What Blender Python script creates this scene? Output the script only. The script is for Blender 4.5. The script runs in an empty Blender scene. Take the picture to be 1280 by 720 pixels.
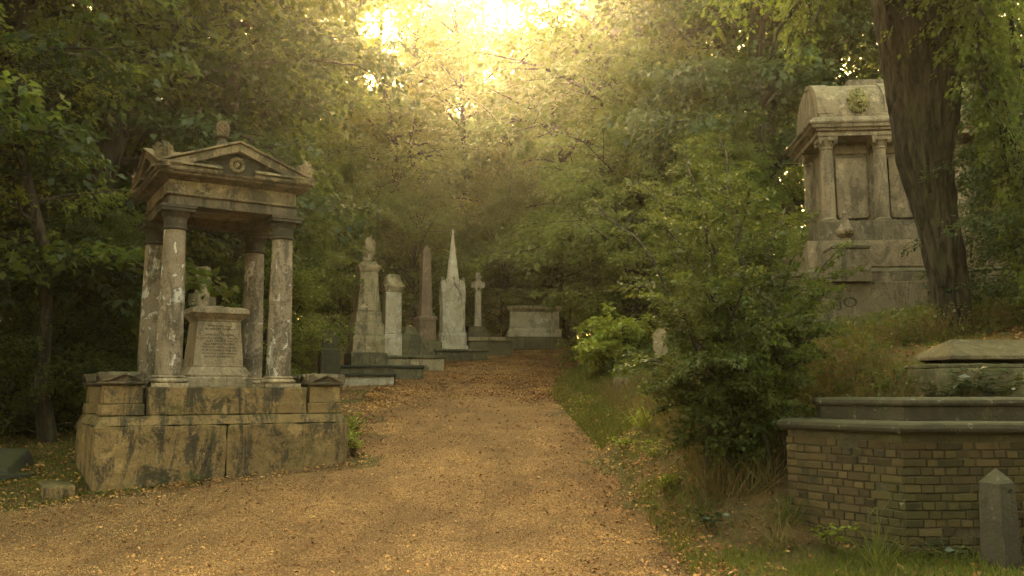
import bpy, math, random
import numpy as np
from mathutils import Vector, Matrix, noise
R = math.radians
DEN = True
HAZE_D, HAZE_G = .0036, .92
SUN_E, SUN_A, SUN_S, SUN_ANG = 26.5, -1.0, 5.0, 2.0
SKY_S, SKY_T, EXPO = .15, (1.0, .80, .45), 4.8
random.seed(7)
scene = bpy.context.scene
COL = scene.collection

# ------------------------------------------------------------------ camera geometry
EYE = Vector((0.0, 0.0, 1.6)); FPX = 1080.0; PITCH = math.atan(130 / FPX)
FW = Vector((0, math.cos(PITCH), math.sin(PITCH))); UP = Vector((0, -math.sin(PITCH), math.cos(PITCH)))
def P(px, py, Y):
    d = FW + Vector((1, 0, 0)) * ((px - 640) / FPX) + UP * ((360 - py) / FPX)
    return EYE + d * (Y / d.y)
def zat(py, Y): return P(640, py, Y).z

# ------------------------------------------------------------------ terrain
def sstep(a, b, x):
    t = np.clip((x - a) / (b - a), 0, 1); return t * t * (3 - 2 * t)
EL = np.array([(-60, -16), (9.4, -16), (9.9, -6.0), (10.5, -5.0), (11.2, -3.9), (12.4, -2.15), (15, -2.5), (20, -3.0), (24, -2.85), (28, -2.05), (32, -1.1), (35, 1.4), (38, 3.8), (44, 10), (60, 30)])
ER = np.array([(-60, 2.2), (4, 1.8), (8, 1.55), (12, 1.42), (15, 1.3), (20, .95), (24, 1.3), (28, 2.6), (32, 4.8), (36, 8.5), (42, 16), (60, 40)])
def edge_l(Y): return np.interp(Y, EL[:, 0], EL[:, 1])
def edge_r(Y): return np.interp(Y, ER[:, 0], ER[:, 1])
ZY = np.arange(-100, 260, .25)
_s = .12 * sstep(7.0, 9.5, ZY) * (1 - sstep(33, 38, ZY)) + .004
_s[ZY < 0] = 0
ZZ = np.cumsum(_s) * .25
def zpath(Y): return np.interp(Y, ZY, ZZ)
def wob(X, Y):
    return (.5 * np.sin(X * 1.7 + 1.3 * np.sin(Y * .9)) + .3 * np.sin(Y * 2.3 + X * .8 + 1) + .2 * np.sin(X * 4.1 - Y * 3.3) + .12 * np.sin(X * 9.7 + 2 * np.sin(Y * 7.1)))
def gz(X, Y):
    X = np.asarray(X, float); Y = np.asarray(Y, float)
    dr = np.maximum(X - edge_r(Y), 0); dl = np.maximum(edge_l(Y) - X, 0)
    br = 2.35 * (1 - np.exp(-dr / 3.1)) * sstep(8.3, 11.2, Y) * (1 - .55 * sstep(24, 34, Y)) * (1 - .20 * sstep(12.6, 15, Y)) + .04 * sstep(0, .5, dr) * (1 - sstep(9, 12, Y))
    bl = .75 * sstep(2.2, 4.5, dl) * sstep(16, 19, Y)
    far = .06 * np.maximum(np.abs(X) - 12, 0) * sstep(10, 25, Y)
    off = np.maximum(sstep(.1, .9, dr), sstep(.1, .9, dl))
    return zpath(Y) + br + bl + np.minimum(far, 3) + off * .05 * wob(X, Y) + .012 * wob(X * .6, Y * .6)
def G(x, y): return float(gz(x, y))

# ------------------------------------------------------------------ mesh helpers
def link(o, parent=None):
    COL.objects.link(o)
    if parent is not None: o.parent = parent
    return o
def tag(o, label=None, cat=None, group=None, kind=None):
    if label: o['label'] = label
    if cat: o['category'] = cat
    if group: o['group'] = group
    if kind: o['kind'] = kind
    return o
def thing(name, label, cat, loc=(0, 0, 0), rz=0.0, group=None):
    o = bpy.data.objects.new(name, None); o.empty_display_size = .2
    o.location = loc; o.rotation_euler = (0, 0, rz)
    link(o); return tag(o, label, cat, group)
class MB:
    def __init__(s): s.v = []; s.f = []
    def add(s, vs, fs, M=None):
        b = len(s.v)
        s.v += [tuple(M @ Vector(v)) if M is not None else tuple(v) for v in vs]
        s.f += [tuple(b + i for i in f) for f in fs]; return s
    def frus(s, cx, cy, z0, w0, d0, z1, w1, d1, M=None):
        vs = [(cx + sx * w / 2, cy + sy * d / 2, z) for (z, w, d) in ((z0, w0, d0), (z1, w1, d1)) for sx, sy in ((-1, -1), (1, -1), (1, 1), (-1, 1))]
        return s.add(vs, [(3, 2, 1, 0), (4, 5, 6, 7), (0, 1, 5, 4), (1, 2, 6, 5), (2, 3, 7, 6), (3, 0, 4, 7)], M)
    def box(s, x0, y0, z0, x1, y1, z1, M=None):
        return s.frus((x0 + x1) / 2, (y0 + y1) / 2, z0, x1 - x0, y1 - y0, z1, x1 - x0, y1 - y0, M)
    def stack(s, prof, ratio=1.0, cx=0, cy=0, n=4, rot=None, M=None):
        """one closed solid from (z, width) rings, square (n=4) or polygonal"""
        vs = []; fs = []
        a0 = math.pi / n if rot is None else rot
        k = math.cos(math.pi / n)
        for z, w in prof:
            for i in range(n):
                a = a0 + 2 * math.pi * i / n
                vs.append((cx + w / 2 / k * math.cos(a), cy + w * ratio / 2 / k * math.sin(a), z))
        m = len(prof)
        for j in range(m - 1):
            for i in range(n):
                fs.append((j * n + i, j * n + (i + 1) % n, (j + 1) * n + (i + 1) % n, (j + 1) * n + i))
        fs.append(tuple(range(n - 1, -1, -1))); fs.append(tuple((m - 1) * n + i for i in range(n)))
        return s.add(vs, fs, M)
    def lathe(s, prof, n=32, cx=0, cy=0, M=None):
        return s.stack([(z, 2 * r * math.cos(math.pi / n)) for r, z in prof], 1, cx, cy, n, 0, M)
    def prism(s, poly, a, b, axis='y', M=None):
        """extrude a 2-D outline (x,z) along y, or (y,z) along x, or (x,y) along z"""
        n = len(poly)
        def pt(p, t): return {'y': (p[0], t, p[1]), 'x': (t, p[0], p[1]), 'z': (p[0], p[1], t)}[axis]
        vs = [pt(p, a) for p in poly] + [pt(p, b) for p in poly]
        fs = [(i, (i + 1) % n, n + (i + 1) % n, n + i) for i in range(n)] + [tuple(range(n - 1, -1, -1)), tuple(range(n, 2 * n))]
        return s.add(vs, fs, M)
    def ell(s, c, r, n=14, m=9, M=None, warp=None):
        vs = []; fs = []
        for j in range(m + 1):
            th = math.pi * j / m
            for i in range(n):
                a = 2 * math.pi * i / n
                q = Vector((math.sin(th) * math.cos(a), math.sin(th) * math.sin(a), math.cos(th)))
                k = warp(q) if warp else 1
                vs.append((c[0] + q.x * r[0] * k, c[1] + q.y * r[1] * k, c[2] + q.z * r[2] * k))
        for j in range(m):
            for i in range(n):
                fs.append((j * n + i, (j + 1) * n + i, (j + 1) * n + (i + 1) % n, j * n + (i + 1) % n))
        return s.add(vs, fs, M)
    def torus(s, c, r, t, axis='y', n=24, k=8, M=None):
        vs = []; fs = []
        for i in range(n):
            a = 2 * math.pi * i / n
            for j in range(k):
                b = 2 * math.pi * j / k
                x = (r + t * math.cos(b)) * math.cos(a); y = (r + t * math.cos(b)) * math.sin(a); z = t * math.sin(b)
                q = (x, z, y) if axis == 'y' else ((z, x, y) if axis == 'x' else (x, y, z))
                vs.append((c[0] + q[0], c[1] + q[1], c[2] + q[2]))
        for i in range(n):
            for j in range(k):
                fs.append((i * k + j, ((i + 1) % n) * k + j, ((i + 1) % n) * k + (j + 1) % k, i * k + (j + 1) % k))
        return s.add(vs, fs, M)
    def tube(s, pts, rad, n=6):
        vs = []; fs = []; m = len(pts)
        pts = [Vector(p) for p in pts]
        ref = Vector((.31, .83, .2))
        for i in range(m):
            t = (pts[min(i + 1, m - 1)] - pts[max(i - 1, 0)])
            t = t.normalized() if t.length > 1e-9 else Vector((0, 0, 1))
            a = t.cross(ref)
            if a.length < .05: a = t.cross(Vector((1, 0, 0)))
            a.normalize(); b = t.cross(a)
            r = rad[i] if hasattr(rad, '__len__') else rad
            for j in range(n):
                q = 2 * math.pi * j / n
                vs.append(tuple(pts[i] + (a * math.cos(q) + b * math.sin(q)) * r))
        for i in range(m - 1):
            for j in range(n):
                fs.append((i * n + j, i * n + (j + 1) % n, (i + 1) * n + (j + 1) % n, (i + 1) * n + j))
        fs.append(tuple(range(n))); fs.append(tuple((m - 1) * n + n - 1 - j for j in range(n)))
        return s.add(vs, fs)
    def build(s, name, mat, parent=None, bevel=0, smooth=False, loc=None, wear=0, sub=4, rz=0):
        me = bpy.data.meshes.new(name); me.from_pydata(s.v, [], s.f); me.update()
        import bmesh
        bm = bmesh.new(); bm.from_mesh(me); bmesh.ops.recalc_face_normals(bm, faces=bm.faces); bm.to_mesh(me); bm.free()
        if mat: me.materials.append(mat)
        if smooth:
            me.polygons.foreach_set('use_smooth', [True] * len(me.polygons))
            me.set_sharp_from_angle(angle=R(38))
        o = bpy.data.objects.new(name, me); link(o, parent)
        if loc is not None: o.location = loc
        if rz: o.rotation_euler = (0, 0, rz)
        if bevel:
            b = o.modifiers.new('bevel', 'BEVEL'); b.width = bevel; b.segments = 2; b.limit_method = 'ANGLE'; b.angle_limit = R(40)
        if wear:
            q = o.modifiers.new('cut', 'SUBSURF'); q.subdivision_type = 'SIMPLE'; q.levels = q.render_levels = sub
            d = o.modifiers.new('wear', 'DISPLACE'); d.texture = WEAR; d.strength = wear; d.mid_level = .5; d.texture_coords = 'GLOBAL'
            me.polygons.foreach_set('use_smooth', [True] * len(me.polygons))
            me.set_sharp_from_angle(angle=R(30))
        return o
WEAR = bpy.data.textures.new('wear', 'CLOUDS'); WEAR.noise_scale = .16; WEAR.noise_depth = 4

def copy_tree(o, parent=None):
    c = o.copy(); COL.objects.link(c)
    if parent is not None: c.parent = parent
    for ch in list(o.children): copy_tree(ch, c)
    return c

# ------------------------------------------------------------------ materials
class NT:
    def __init__(s, name):
        s.m = bpy.data.materials.new(name); s.m.use_nodes = True
        s.t = s.m.node_tree; s.t.nodes.clear()
        s.out = s.t.nodes.new('ShaderNodeOutputMaterial')
        s.pos = s.t.nodes.new('ShaderNodeNewGeometry')
    def n(s, typ, **kw):
        o = s.t.nodes.new(typ)
        for k, v in kw.items():
            if k.startswith('i_'): o.inputs[k[2:].replace('_', ' ')].default_value = v
            else: setattr(o, k, v)
        return o
    def l(s, a, b): s.t.links.new(a, b)
    def noise(s, scale, detail=5, rough=.55, stretch=None, dist=0.0, off=0):
        o = s.n('ShaderNodeTexNoise', i_Scale=scale, i_Detail=detail, i_Roughness=rough, i_Distortion=dist)
        v = s.pos.outputs['Position']
        mp = s.n('ShaderNodeMapping'); mp.inputs['Location'].default_value = (off * 3.7, off * 1.9, off * 5.1)
        if stretch: mp.inputs['Scale'].default_value = stretch
        s.l(v, mp.inputs['Vector']); s.l(mp.outputs[0], o.inputs['Vector'])
        return o.outputs['Fac']
    def ramp(s, fac, a, b, va=0.0, vb=1.0):
        o = s.n('ShaderNodeMapRange'); o.interpolation_type = 'SMOOTHSTEP'
        s.l(fac, o.inputs['Value'])
        o.inputs['From Min'].default_value = a; o.inputs['From Max'].default_value = b
        o.inputs['To Min'].default_value = va; o.inputs['To Max'].default_value = vb
        return o.outputs['Result']
    def mix(s, fac, a, b):
        o = s.n('ShaderNodeMix', data_type='RGBA')
        for sock, v in ((o.inputs[0], fac), (o.inputs[6], a), (o.inputs[7], b)):
            if isinstance(v, (int, float)): sock.default_value = v
            elif isinstance(v, tuple): sock.default_value = (*v, 1) if len(v) == 3 else v
            else: s.l(v, sock)
        return o.outputs[2]
    def math(s, op, a, b=None):
        o = s.n('ShaderNodeMath', operation=op)
        for i, v in enumerate((a, b)):
            if v is None: continue
            if isinstance(v, (int, float)): o.inputs[i].default_value = v
            else: s.l(v, o.inputs[i])
        return o.outputs[0]
    def bump(s, h, strength=.5, dist=.01, prev=None):
        o = s.n('ShaderNodeBump', i_Strength=strength, i_Distance=dist)
        s.l(h, o.inputs['Height'])
        if prev is not None: s.l(prev, o.inputs['Normal'])
        return o.outputs[0]
    def pbr(s, col, rough=.85, nrm=None, spec=.3):
        o = s.n('ShaderNodeBsdfPrincipled'); o.inputs['Specular IOR Level'].default_value = spec
        if isinstance(col, tuple): o.inputs['Base Color'].default_value = (*col, 1)
        else: s.l(col, o.inputs['Base Color'])
        if isinstance(rough, (int, float)): o.inputs['Roughness'].default_value = rough
        else: s.l(rough, o.inputs['Roughness'])
        if nrm is not None: s.l(nrm, o.inputs['Normal'])
        s.l(o.outputs[0], s.out.inputs['Surface']); return s.m
    def nz(s):
        o = s.n('ShaderNodeSeparateXYZ'); s.l(s.pos.outputs['Normal'], o.inputs[0]); return o.outputs['Z']

def stone(name, c1, c2, dark=(.035, .03, .02), moss=(.05, .055, .014), lichen=(.42, .38, .28), k_dark=.6, k_moss=.7, k_lich=.3, k_peel=0, peel=(.55, .5, .42), scale=1.0, mossy_low=False):
    t = NT(name)
    col = t.mix(t.ramp(t.noise(1.4 * scale, 8, .62), .35, .68), c1, c2)
    fine = t.noise(26 * scale, 6, .65, off=2)
    col = t.mix(t.ramp(fine, .3, .75, 0, .45), col, tuple(x * .55 for x in c1))
    if k_peel:
        a = t.noise(5.5, 7, .6, (1, 1, .6), 1.2, off=5)
        col = t.mix(t.ramp(a, .57, .585, 0, k_peel), col, peel)
        e = t.ramp(a, .545, .575, 0, 1); col = t.mix(t.math('MULTIPLY', t.math('MULTIPLY', e, t.ramp(a, .575, .59, 1, 0)), .7), col, dark)
    # pits and grain
    pit = t.noise(70 * scale, 4, .7, off=9)
    col = t.mix(t.ramp(pit, .52, .66, 0, .55), col, dark)
    # rain streaks and soot with ragged edges
    st = t.math('ADD', t.noise(4.5 * scale, 8, .68, (1, 1, .14), .5, off=1), t.math('MULTIPLY', fine, .12))
    col = t.mix(t.ramp(st, .57, .70, 0, k_dark), col, dark)
    bl = t.math('ADD', t.noise(2.4 * scale, 10, .75, (1, 1, .5), .8, off=3), t.math('MULTIPLY', fine, .16))
    col = t.mix(t.ramp(bl, .57, .66, 0, k_dark), col, dark)
    # bleached scars
    col = t.mix(t.ramp(t.noise(3.1 * scale, 9, .72, off=12), .57, .64, 0, .45), col, tuple(min(.6, x * 1.7) for x in c1))
    # lichen
    li = t.noise(9 * scale, 8, .75, off=4)
    col = t.mix(t.ramp(li, .60, .64, 0, k_lich), col, lichen)
    # moss on ledges and in patches
    mo = t.math('ADD', t.noise(3.2 * scale, 8, .7, off=6), t.math('MULTIPLY', fine, .1))
    up = t.ramp(t.nz(), .25, .75)
    ms = t.math('MAXIMUM', t.math('MULTIPLY', up, t.ramp(mo, .36, .55)), t.ramp(mo, .59, .70, 0, .85))
    col = t.mix(t.math('MULTIPLY', ms, k_moss), col, moss)
    b = t.bump(t.noise(48 * scale, 5, .7), .8, .008)
    b = t.bump(t.noise(9 * scale, 8, .65, off=3), .8, .03, b)
    if k_peel: b = t.bump(t.ramp(t.noise(5.5, 7, .6, (1, 1, .6), 1.2, off=5), .56, .59), .6, .006, b)
    return t.pbr(col, .9, b, .2)

def leafmat(name, cols, trans, k_tr=.45, rough=.5, spec=.22):
    """two-sided leaf: reflecting side in random tints, transmitting side more yellow"""
    t = NT(name); rnd = t.pos.outputs['Random Per Island']
    cr = t.n('ShaderNodeValToRGB'); t.l(rnd, cr.inputs[0])
    el = cr.color_ramp.elements
    while len(el) < len(cols): el.new(.5)
    for i, c in enumerate(cols):
        el[i].position = i / max(1, len(cols) - 1); el[i].color = (*c, 1)
    big = t.noise(.8, 4, .6)
    col = t.mix(t.ramp(big, .42, .66, 0, .75), cr.outputs[0], tuple(x * y for x, y in zip(cols[-1], (1.35, 1.2, .9))))
    col = t.mix(t.ramp(t.noise(1.3, 3, .5, off=3), .46, .64, 0, .55), col, tuple(x * .5 for x in cols[0]))
    p = t.n('ShaderNodeBsdfPrincipled'); t.l(col, p.inputs['Base Color'])
    p.inputs['Roughness'].default_value = rough; p.inputs['Specular IOR Level'].default_value = spec
    tr = t.n('ShaderNodeBsdfTranslucent')
    tc = t.mix(.6, col, trans); t.l(tc, tr.inputs[0])
    mx = t.n('ShaderNodeMixShader'); mx.inputs[0].default_value = k_tr
    t.l(p.outputs[0], mx.inputs[1]); t.l(tr.outputs[0], mx.inputs[2]); t.l(mx.outputs[0], t.out.inputs['Surface'])
    return t.m

def bark(name, c1, c2, scale=1.0, green=.2):
    t = NT(name)
    f = t.noise(11 * scale, 8, .65, (1, 1, .18), .8)
    col = t.mix(t.ramp(f, .38, .66), c1, c2)
    col = t.mix(t.ramp(t.noise(1.7, 6, .6, off=2), .48, .7, 0, green), col, (.06, .065, .02))
    b = t.bump(f, 1.0, .03); b = t.bump(t.noise(50 * scale, 4, .6), .5, .006, b)
    return t.pbr(col, .92, b, .15)

M = {}
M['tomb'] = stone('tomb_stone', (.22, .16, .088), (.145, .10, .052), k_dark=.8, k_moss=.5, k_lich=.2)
M['tomb_low'] = stone('tomb_base_stone', (.23, .15, .066), (.155, .10, .043), k_dark=.85, k_moss=.65, k_lich=.12)
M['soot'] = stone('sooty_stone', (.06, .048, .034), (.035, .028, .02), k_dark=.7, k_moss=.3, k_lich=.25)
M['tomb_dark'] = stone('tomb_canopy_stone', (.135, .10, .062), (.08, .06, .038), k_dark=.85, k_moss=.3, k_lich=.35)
M['column'] = stone('column_stucco', (.27, .205, .14), (.19, .14, .092), k_dark=.65, k_moss=.12, k_lich=.1, k_peel=.8, peel=(.52, .47, .40))
M['altar'] = stone('altar_stone', (.34, .26, .165), (.26, .19, .115), k_dark=.45, k_moss=.15, k_lich=.2)
M['letters'] = stone('cut_letters', (.07, .05, .03), (.05, .035, .02), k_dark=.1, k_moss=0, k_lich=0)
M['pale'] = stone('pale_weathered_stone', (.52, .43, .31), (.40, .32, .21), k_dark=.4, k_moss=.4, k_lich=.2)
M['brownstone'] = stone('brown_weathered_stone', (.33, .255, .15), (.24, .175, .095), k_dark=.6, k_moss=.6, k_lich=.15)
M['granite'] = stone('red_granite', (.23, .15, .10), (.17, .11, .072), k_dark=.35, k_moss=.15, k_lich=.05)
M['mossy'] = stone('mossy_dark_stone', (.14, .12, .065), (.085, .075, .04), k_dark=.7, k_moss=.9, k_lich=.2)
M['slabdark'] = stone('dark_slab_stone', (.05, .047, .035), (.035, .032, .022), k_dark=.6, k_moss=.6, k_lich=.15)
M['mauso'] = stone('mausoleum_stone', (.28, .205, .125), (.20, .145, .085), k_dark=.5, k_moss=.3, k_lich=.1)
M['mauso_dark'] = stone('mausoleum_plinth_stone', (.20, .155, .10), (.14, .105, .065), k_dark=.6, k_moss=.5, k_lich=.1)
M['coping'] = stone('coping_stone', (.060, .048, .030), (.038, .031, .019), k_dark=.8, k_moss=.4, k_lich=.3)
M['lid'] = stone('hipped_lid_stone', (.17, .13, .075), (.11, .085, .048), k_dark=.6, k_moss=.35, k_lich=.25)
M['post'] = stone('marker_stone', (.075, .062, .044), (.05, .041, .03), k_dark=.6, k_moss=.4, k_lich=.15)
M['mortar'] = stone('old_mortar', (.095, .078, .04), (.055, .046, .025), k_dark=.6, k_moss=.6, k_lich=.1, scale=2)
def brickmat():
    t = NT('old_brick'); cr = t.n('ShaderNodeValToRGB'); t.l(t.pos.outputs['Random Per Island'], cr.inputs[0])
    for i, c in enumerate([(.075, .05, .022), (.055, .038, .02), (.10, .067, .029), (.064, .042, .022), (.026, .021, .014)]):
        if i > 1: cr.color_ramp.elements.new(i / 4)
        cr.color_ramp.elements[i].position = i / 4; cr.color_ramp.elements[i].color = (*c, 1)
    col = t.mix(t.ramp(t.noise(22, 7, .7), .4, .7, 0, .6), cr.outputs[0], (.06, .05, .025))
    col = t.mix(t.ramp(t.noise(1.6, 6, .6, off=3), .48, .64, 0, .5), col, (.045, .048, .015))
    col = t.mix(t.ramp(t.noise(2.6, 6, .6, off=8), .56, .66, 0, .75), col, (.022, .02, .013))
    col = t.mix(t.ramp(t.noise(3.6, 7, .7, off=11), .62, .68, 0, .55), col, (.30, .24, .14))
    b = t.bump(t.noise(60, 5, .7), .6, .006); b = t.bump(t.noise(14, 5, .6), .5, .012, b)
    return t.pbr(col, .92, b, .15)
M['brick'] = brickmat()
GREEN_D = [(.020, .036, .012), (.032, .052, .015), (.046, .066, .018), (.026, .048, .020)]
GREEN_M = [(.045, .075, .014), (.075, .108, .02), (.10, .125, .022), (.065, .098, .02), (.12, .12, .024)]
GREEN_L = [(.085, .125, .022), (.12, .155, .026), (.10, .142, .024), (.15, .16, .03)]
M['leaf_dark'] = leafmat('dark_leaves', GREEN_D, (.10, .14, .015), .35)
M['leaf_mid'] = leafmat('olive_leaves', GREEN_M, (.21, .28, .03), .48)
M['leaf_light'] = leafmat('yellow_green_leaves', GREEN_L, (.34, .36, .04), .5)
M['leaf_bright'] = leafmat('bright_green_leaves', [(.16, .20, .025), (.22, .26, .04), (.18, .22, .03)], (.33, .36, .04), .4)
M['leaf_shrub'] = leafmat('shrub_leaves', [(.026, .044, .012), (.052, .076, .016), (.085, .106, .022), (.04, .058, .016)], (.18, .2, .02), .4)
M['ivy'] = leafmat('glossy_leaves', [(.035, .05, .018), (.05, .07, .025), (.06, .075, .03)], (.1, .13, .02), .2, .35, .5)
M['grass'] = leafmat('grass_blades', [(.055, .075, .015), (.085, .10, .019), (.13, .125, .027), (.07, .085, .017)], (.28, .3, .03), .4, .6)
M['grass_dry'] = leafmat('dry_stalks', [(.16, .11, .04), (.22, .15, .06), (.12, .10, .03), (.10, .065, .03), (.07, .075, .02)], (.3, .2, .06), .3, .7)
M['litter'] = leafmat('fallen_leaves', [(.17, .06, .020), (.27, .105, .032), (.10, .04, .016), (.36, .18, .055), (.22, .08, .026), (.42, .27, .11)], (.2, .08, .02), .1, .7, .2)
M['chips'] = leafmat('gravel_chips', [(.17, .09, .032), (.28, .165, .064), (.10, .052, .02), (.21, .115, .042), (.42, .30, .15)], (.2, .1, .04), 0.0, .8, .2)
M['bark'] = bark('bark', (.018, .014, .010), (.075, .058, .04))
M['bark_big'] = bark('old_bark', (.010, .008, .006), (.058, .045, .028), 1.1, .35)
def groundmat():
    t = NT('woodland_floor')
    col = t.mix(t.ramp(t.noise(2.2, 8, .65), .35, .65), (.12, .072, .032), (.065, .045, .022))
    col = t.mix(t.ramp(t.noise(30, 6, .7, off=2), .42, .68, 0, .7), col, (.20, .12, .05))
    col = t.mix(t.ramp(t.noise(.9, 7, .65, off=4), .46, .62, 0, .8), col, (.055, .062, .016))
    b = t.bump(t.noise(35, 6, .7), .9, .03); b = t.bump(t.noise(6, 6, .6), .7, .06, b)
    return t.pbr(col, .95, b, .1)
def pathmat():
    t = NT('gravel_path')
    vo = t.n('ShaderNodeTexVoronoi', i_Scale=64.0); t.l(t.pos.outputs['Position'], vo.inputs['Vector'])
    sep = t.n('ShaderNodeSeparateColor'); t.l(vo.outputs['Color'], sep.inputs[0])
    v2 = t.n('ShaderNodeTexVoronoi', i_Scale=130.0); t.l(t.pos.outputs['Position'], v2.inputs['Vector'])
    s2 = t.n('ShaderNodeSeparateColor'); t.l(v2.outputs['Color'], s2.inputs[0])
    cr = t.n('ShaderNodeValToRGB'); t.l(sep.outputs[0], cr.inputs[0])
    for i, c in enumerate([(.055, .026, .009), (.145, .072, .024), (.235, .128, .045), (.38, .25, .11)]):
        if i > 1: cr.color_ramp.elements.new(i / 3)
        cr.color_ramp.elements[i].position = i / 3; cr.color_ramp.elements[i].color = (*c, 1)
    col = t.mix(t.ramp(s2.outputs[1], .2, .9, 0, .5), cr.outputs[0], (.16, .10, .04))
    col = t.mix(t.ramp(t.noise(.7, 7, .68), .42, .64, 0, .7), col, (.10, .058, .023))
    col = t.mix(t.ramp(t.noise(3.5, 7, .7, off=2), .52, .7, 0, .6), col, (.10, .055, .024))
    col = t.mix(t.ramp(t.noise(1.5, 5, .6, (1.3, .13, 1), .6, off=7), .45, .62, 0, .45), col, (.085, .05, .02))
    h = t.math('ADD', vo.outputs['Distance'], t.math('MULTIPLY', v2.outputs['Distance'], .6))
    b = t.bump(h, .9, .012); b = t.bump(t.noise(5, 6, .6), .5, .05, b)
    return t.pbr(col, .9, b, .15)
M['ground'] = groundmat(); M['path'] = pathmat()

# ------------------------------------------------------------------ ground and path
def grid_mesh(name, xs, ys, zf, mat):
    X, Y = np.meshgrid(xs, ys) if np.ndim(xs) == 1 else (xs, ys)
    Z = zf(X, Y); ny, nx = X.shape
    co = np.stack([X, Y, Z], -1).reshape(-1, 3)
    i = np.arange(ny * nx).reshape(ny, nx)
    q = np.stack([i[:-1, :-1], i[:-1, 1:], i[1:, 1:], i[1:, :-1]], -1).reshape(-1, 4)
    return np_mesh(name, co, q, mat, True)
def np_mesh(name, co, q, mat, smooth=False):
    me = bpy.data.meshes.new(name)
    me.vertices.add(len(co)); me.vertices.foreach_set('co', np.asarray(co, np.float32).ravel())
    me.loops.add(q.size); me.loops.foreach_set('vertex_index', q.astype(np.int32).ravel())
    k = q.shape[1]
    me.polygons.add(len(q)); me.polygons.foreach_set('loop_start', np.arange(0, q.size, k, dtype=np.int32))
    if smooth: me.polygons.foreach_set('use_smooth', np.ones(len(q), bool))
    me.update(calc_edges=True); me.validate()
    if mat: me.materials.append(mat)
    return me
xs = np.unique(np.concatenate([np.arange(-95, -20, 3.0), np.arange(-20, -8, .5), np.arange(-8, 9, .14), np.arange(9, 20, .5), np.arange(20, 96, 3.0)]))
ys = np.unique(np.concatenate([np.arange(-38, 4, 2.0), np.arange(4, 26, .16), np.arange(26, 42, .4), np.arange(42, 140, 3.0)]))
g = link(bpy.data.objects.new('ground', grid_mesh('ground', xs, ys, gz, M['ground']))); tag(g, 'dark woodland floor of earth and moss rising to both sides of the path', None, None, 'structure')
ys = np.unique(np.concatenate([np.arange(-36, 6, 1.0), np.arange(6, 40, .14), np.arange(40, 56, 1.0)]))
u = np.linspace(0, 1, 60); u = .5 - .5 * np.cos(u * math.pi) * (.55 + .45 * np.abs(np.cos(u * math.pi)))
u = (u - u[0]) / (u[-1] - u[0])
el = edge_l(ys) + .16 * np.sin(ys * 3.1) + .10 * np.sin(ys * 7.7 + 1); er = edge_r(ys) + .14 * np.sin(ys * 2.7 + 2) + .09 * np.sin(ys * 8.3)
X = el[:, None] * (1 - u) + er[:, None] * u; Y = np.repeat(ys[:, None], len(u), 1)
def zp(X, Y):
    edge = np.minimum(X - el[:, None], er[:, None] - X)
    return gz(X, Y) + .028 * sstep(0, .35, edge) - .012 + .006 * np.sin(X * 5 + 2 * np.sin(Y * 4)) 
pth = link(bpy.data.objects.new('path', grid_mesh('path', X, Y, zp, M['path']))); tag(pth, 'wide tan gravel path climbing and curving away to the right', None, None, 'structure')

# ------------------------------------------------------------------ foliage engine
def leaf_quads(pos, d, nrm, L, W, fold=.18):
    d = d / (np.linalg.norm(d, axis=1, keepdims=True) + 1e-9)
    s = np.cross(d, nrm); s /= (np.linalg.norm(s, axis=1, keepdims=True) + 1e-9)
    n = np.cross(s, d)
    L = np.asarray(L).reshape(-1, 1); W = np.asarray(W).reshape(-1, 1)
    m = pos + d * L * .45
    return np.stack([pos, m - s * W * .5 + n * W * fold, pos + d * L - n * L * .08, m + s * W * .5 + n * W * fold], 1)
class Leaves:
    def __init__(s, seed): s.q = []; s.r = np.random.default_rng(seed)
    def put(s, pos, d, nrm, L, W): s.q.append(leaf_quads(pos, d, nrm, L, W))
    def spray(s, o, d, l, n, L, W, droop=.25, width=.32, thick=.07, jit=.45):
        r = s.r; o = np.asarray(o, float); d = np.asarray(d, float); d = d / np.linalg.norm(d)
        side = np.cross(d, (0, 0, 1.0)); k = np.linalg.norm(side)
        side = side / k if k > .05 else np.array([1., 0, 0])
        up = np.cross(side, d)
        t = r.random(n) ** .75
        w = r.uniform(-1, 1, n) * l * width * np.sin(np.pi * np.clip(t * .85 + .12, 0, 1))
        pos = o + d * (l * t)[:, None] + side * w[:, None] + up * (r.normal(0, thick, n) * l)[:, None]
        pos[:, 2] -= droop * l * t ** 2
        dd = d * .55 + side * np.sign(w)[:, None] * .6 + r.normal(0, jit, (n, 3)); dd[:, 2] -= .25 + droop * .5
        nn = np.array([0, 0, 1.0]) + r.normal(0, jit, (n, 3))
        sz = r.uniform(.65, 1.2, n)
        s.put(pos, dd, nn, L * sz, W * sz)
    def mesh(s, name, mat):
        v = np.concatenate(s.q).reshape(-1, 3)
        return np_mesh(name, v, np.arange(len(v)).reshape(-1, 4), mat)
    def obj(s, name, mat, parent=None): return link(bpy.data.objects.new(name, s.mesh(name, mat)), parent)
def lerp(a, b, t): return a + (b - a) * t
def along(pts, t):
    k = t * (len(pts) - 1); i = min(int(k), len(pts) - 2); return lerp(pts[i], pts[i + 1], k - i)

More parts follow.
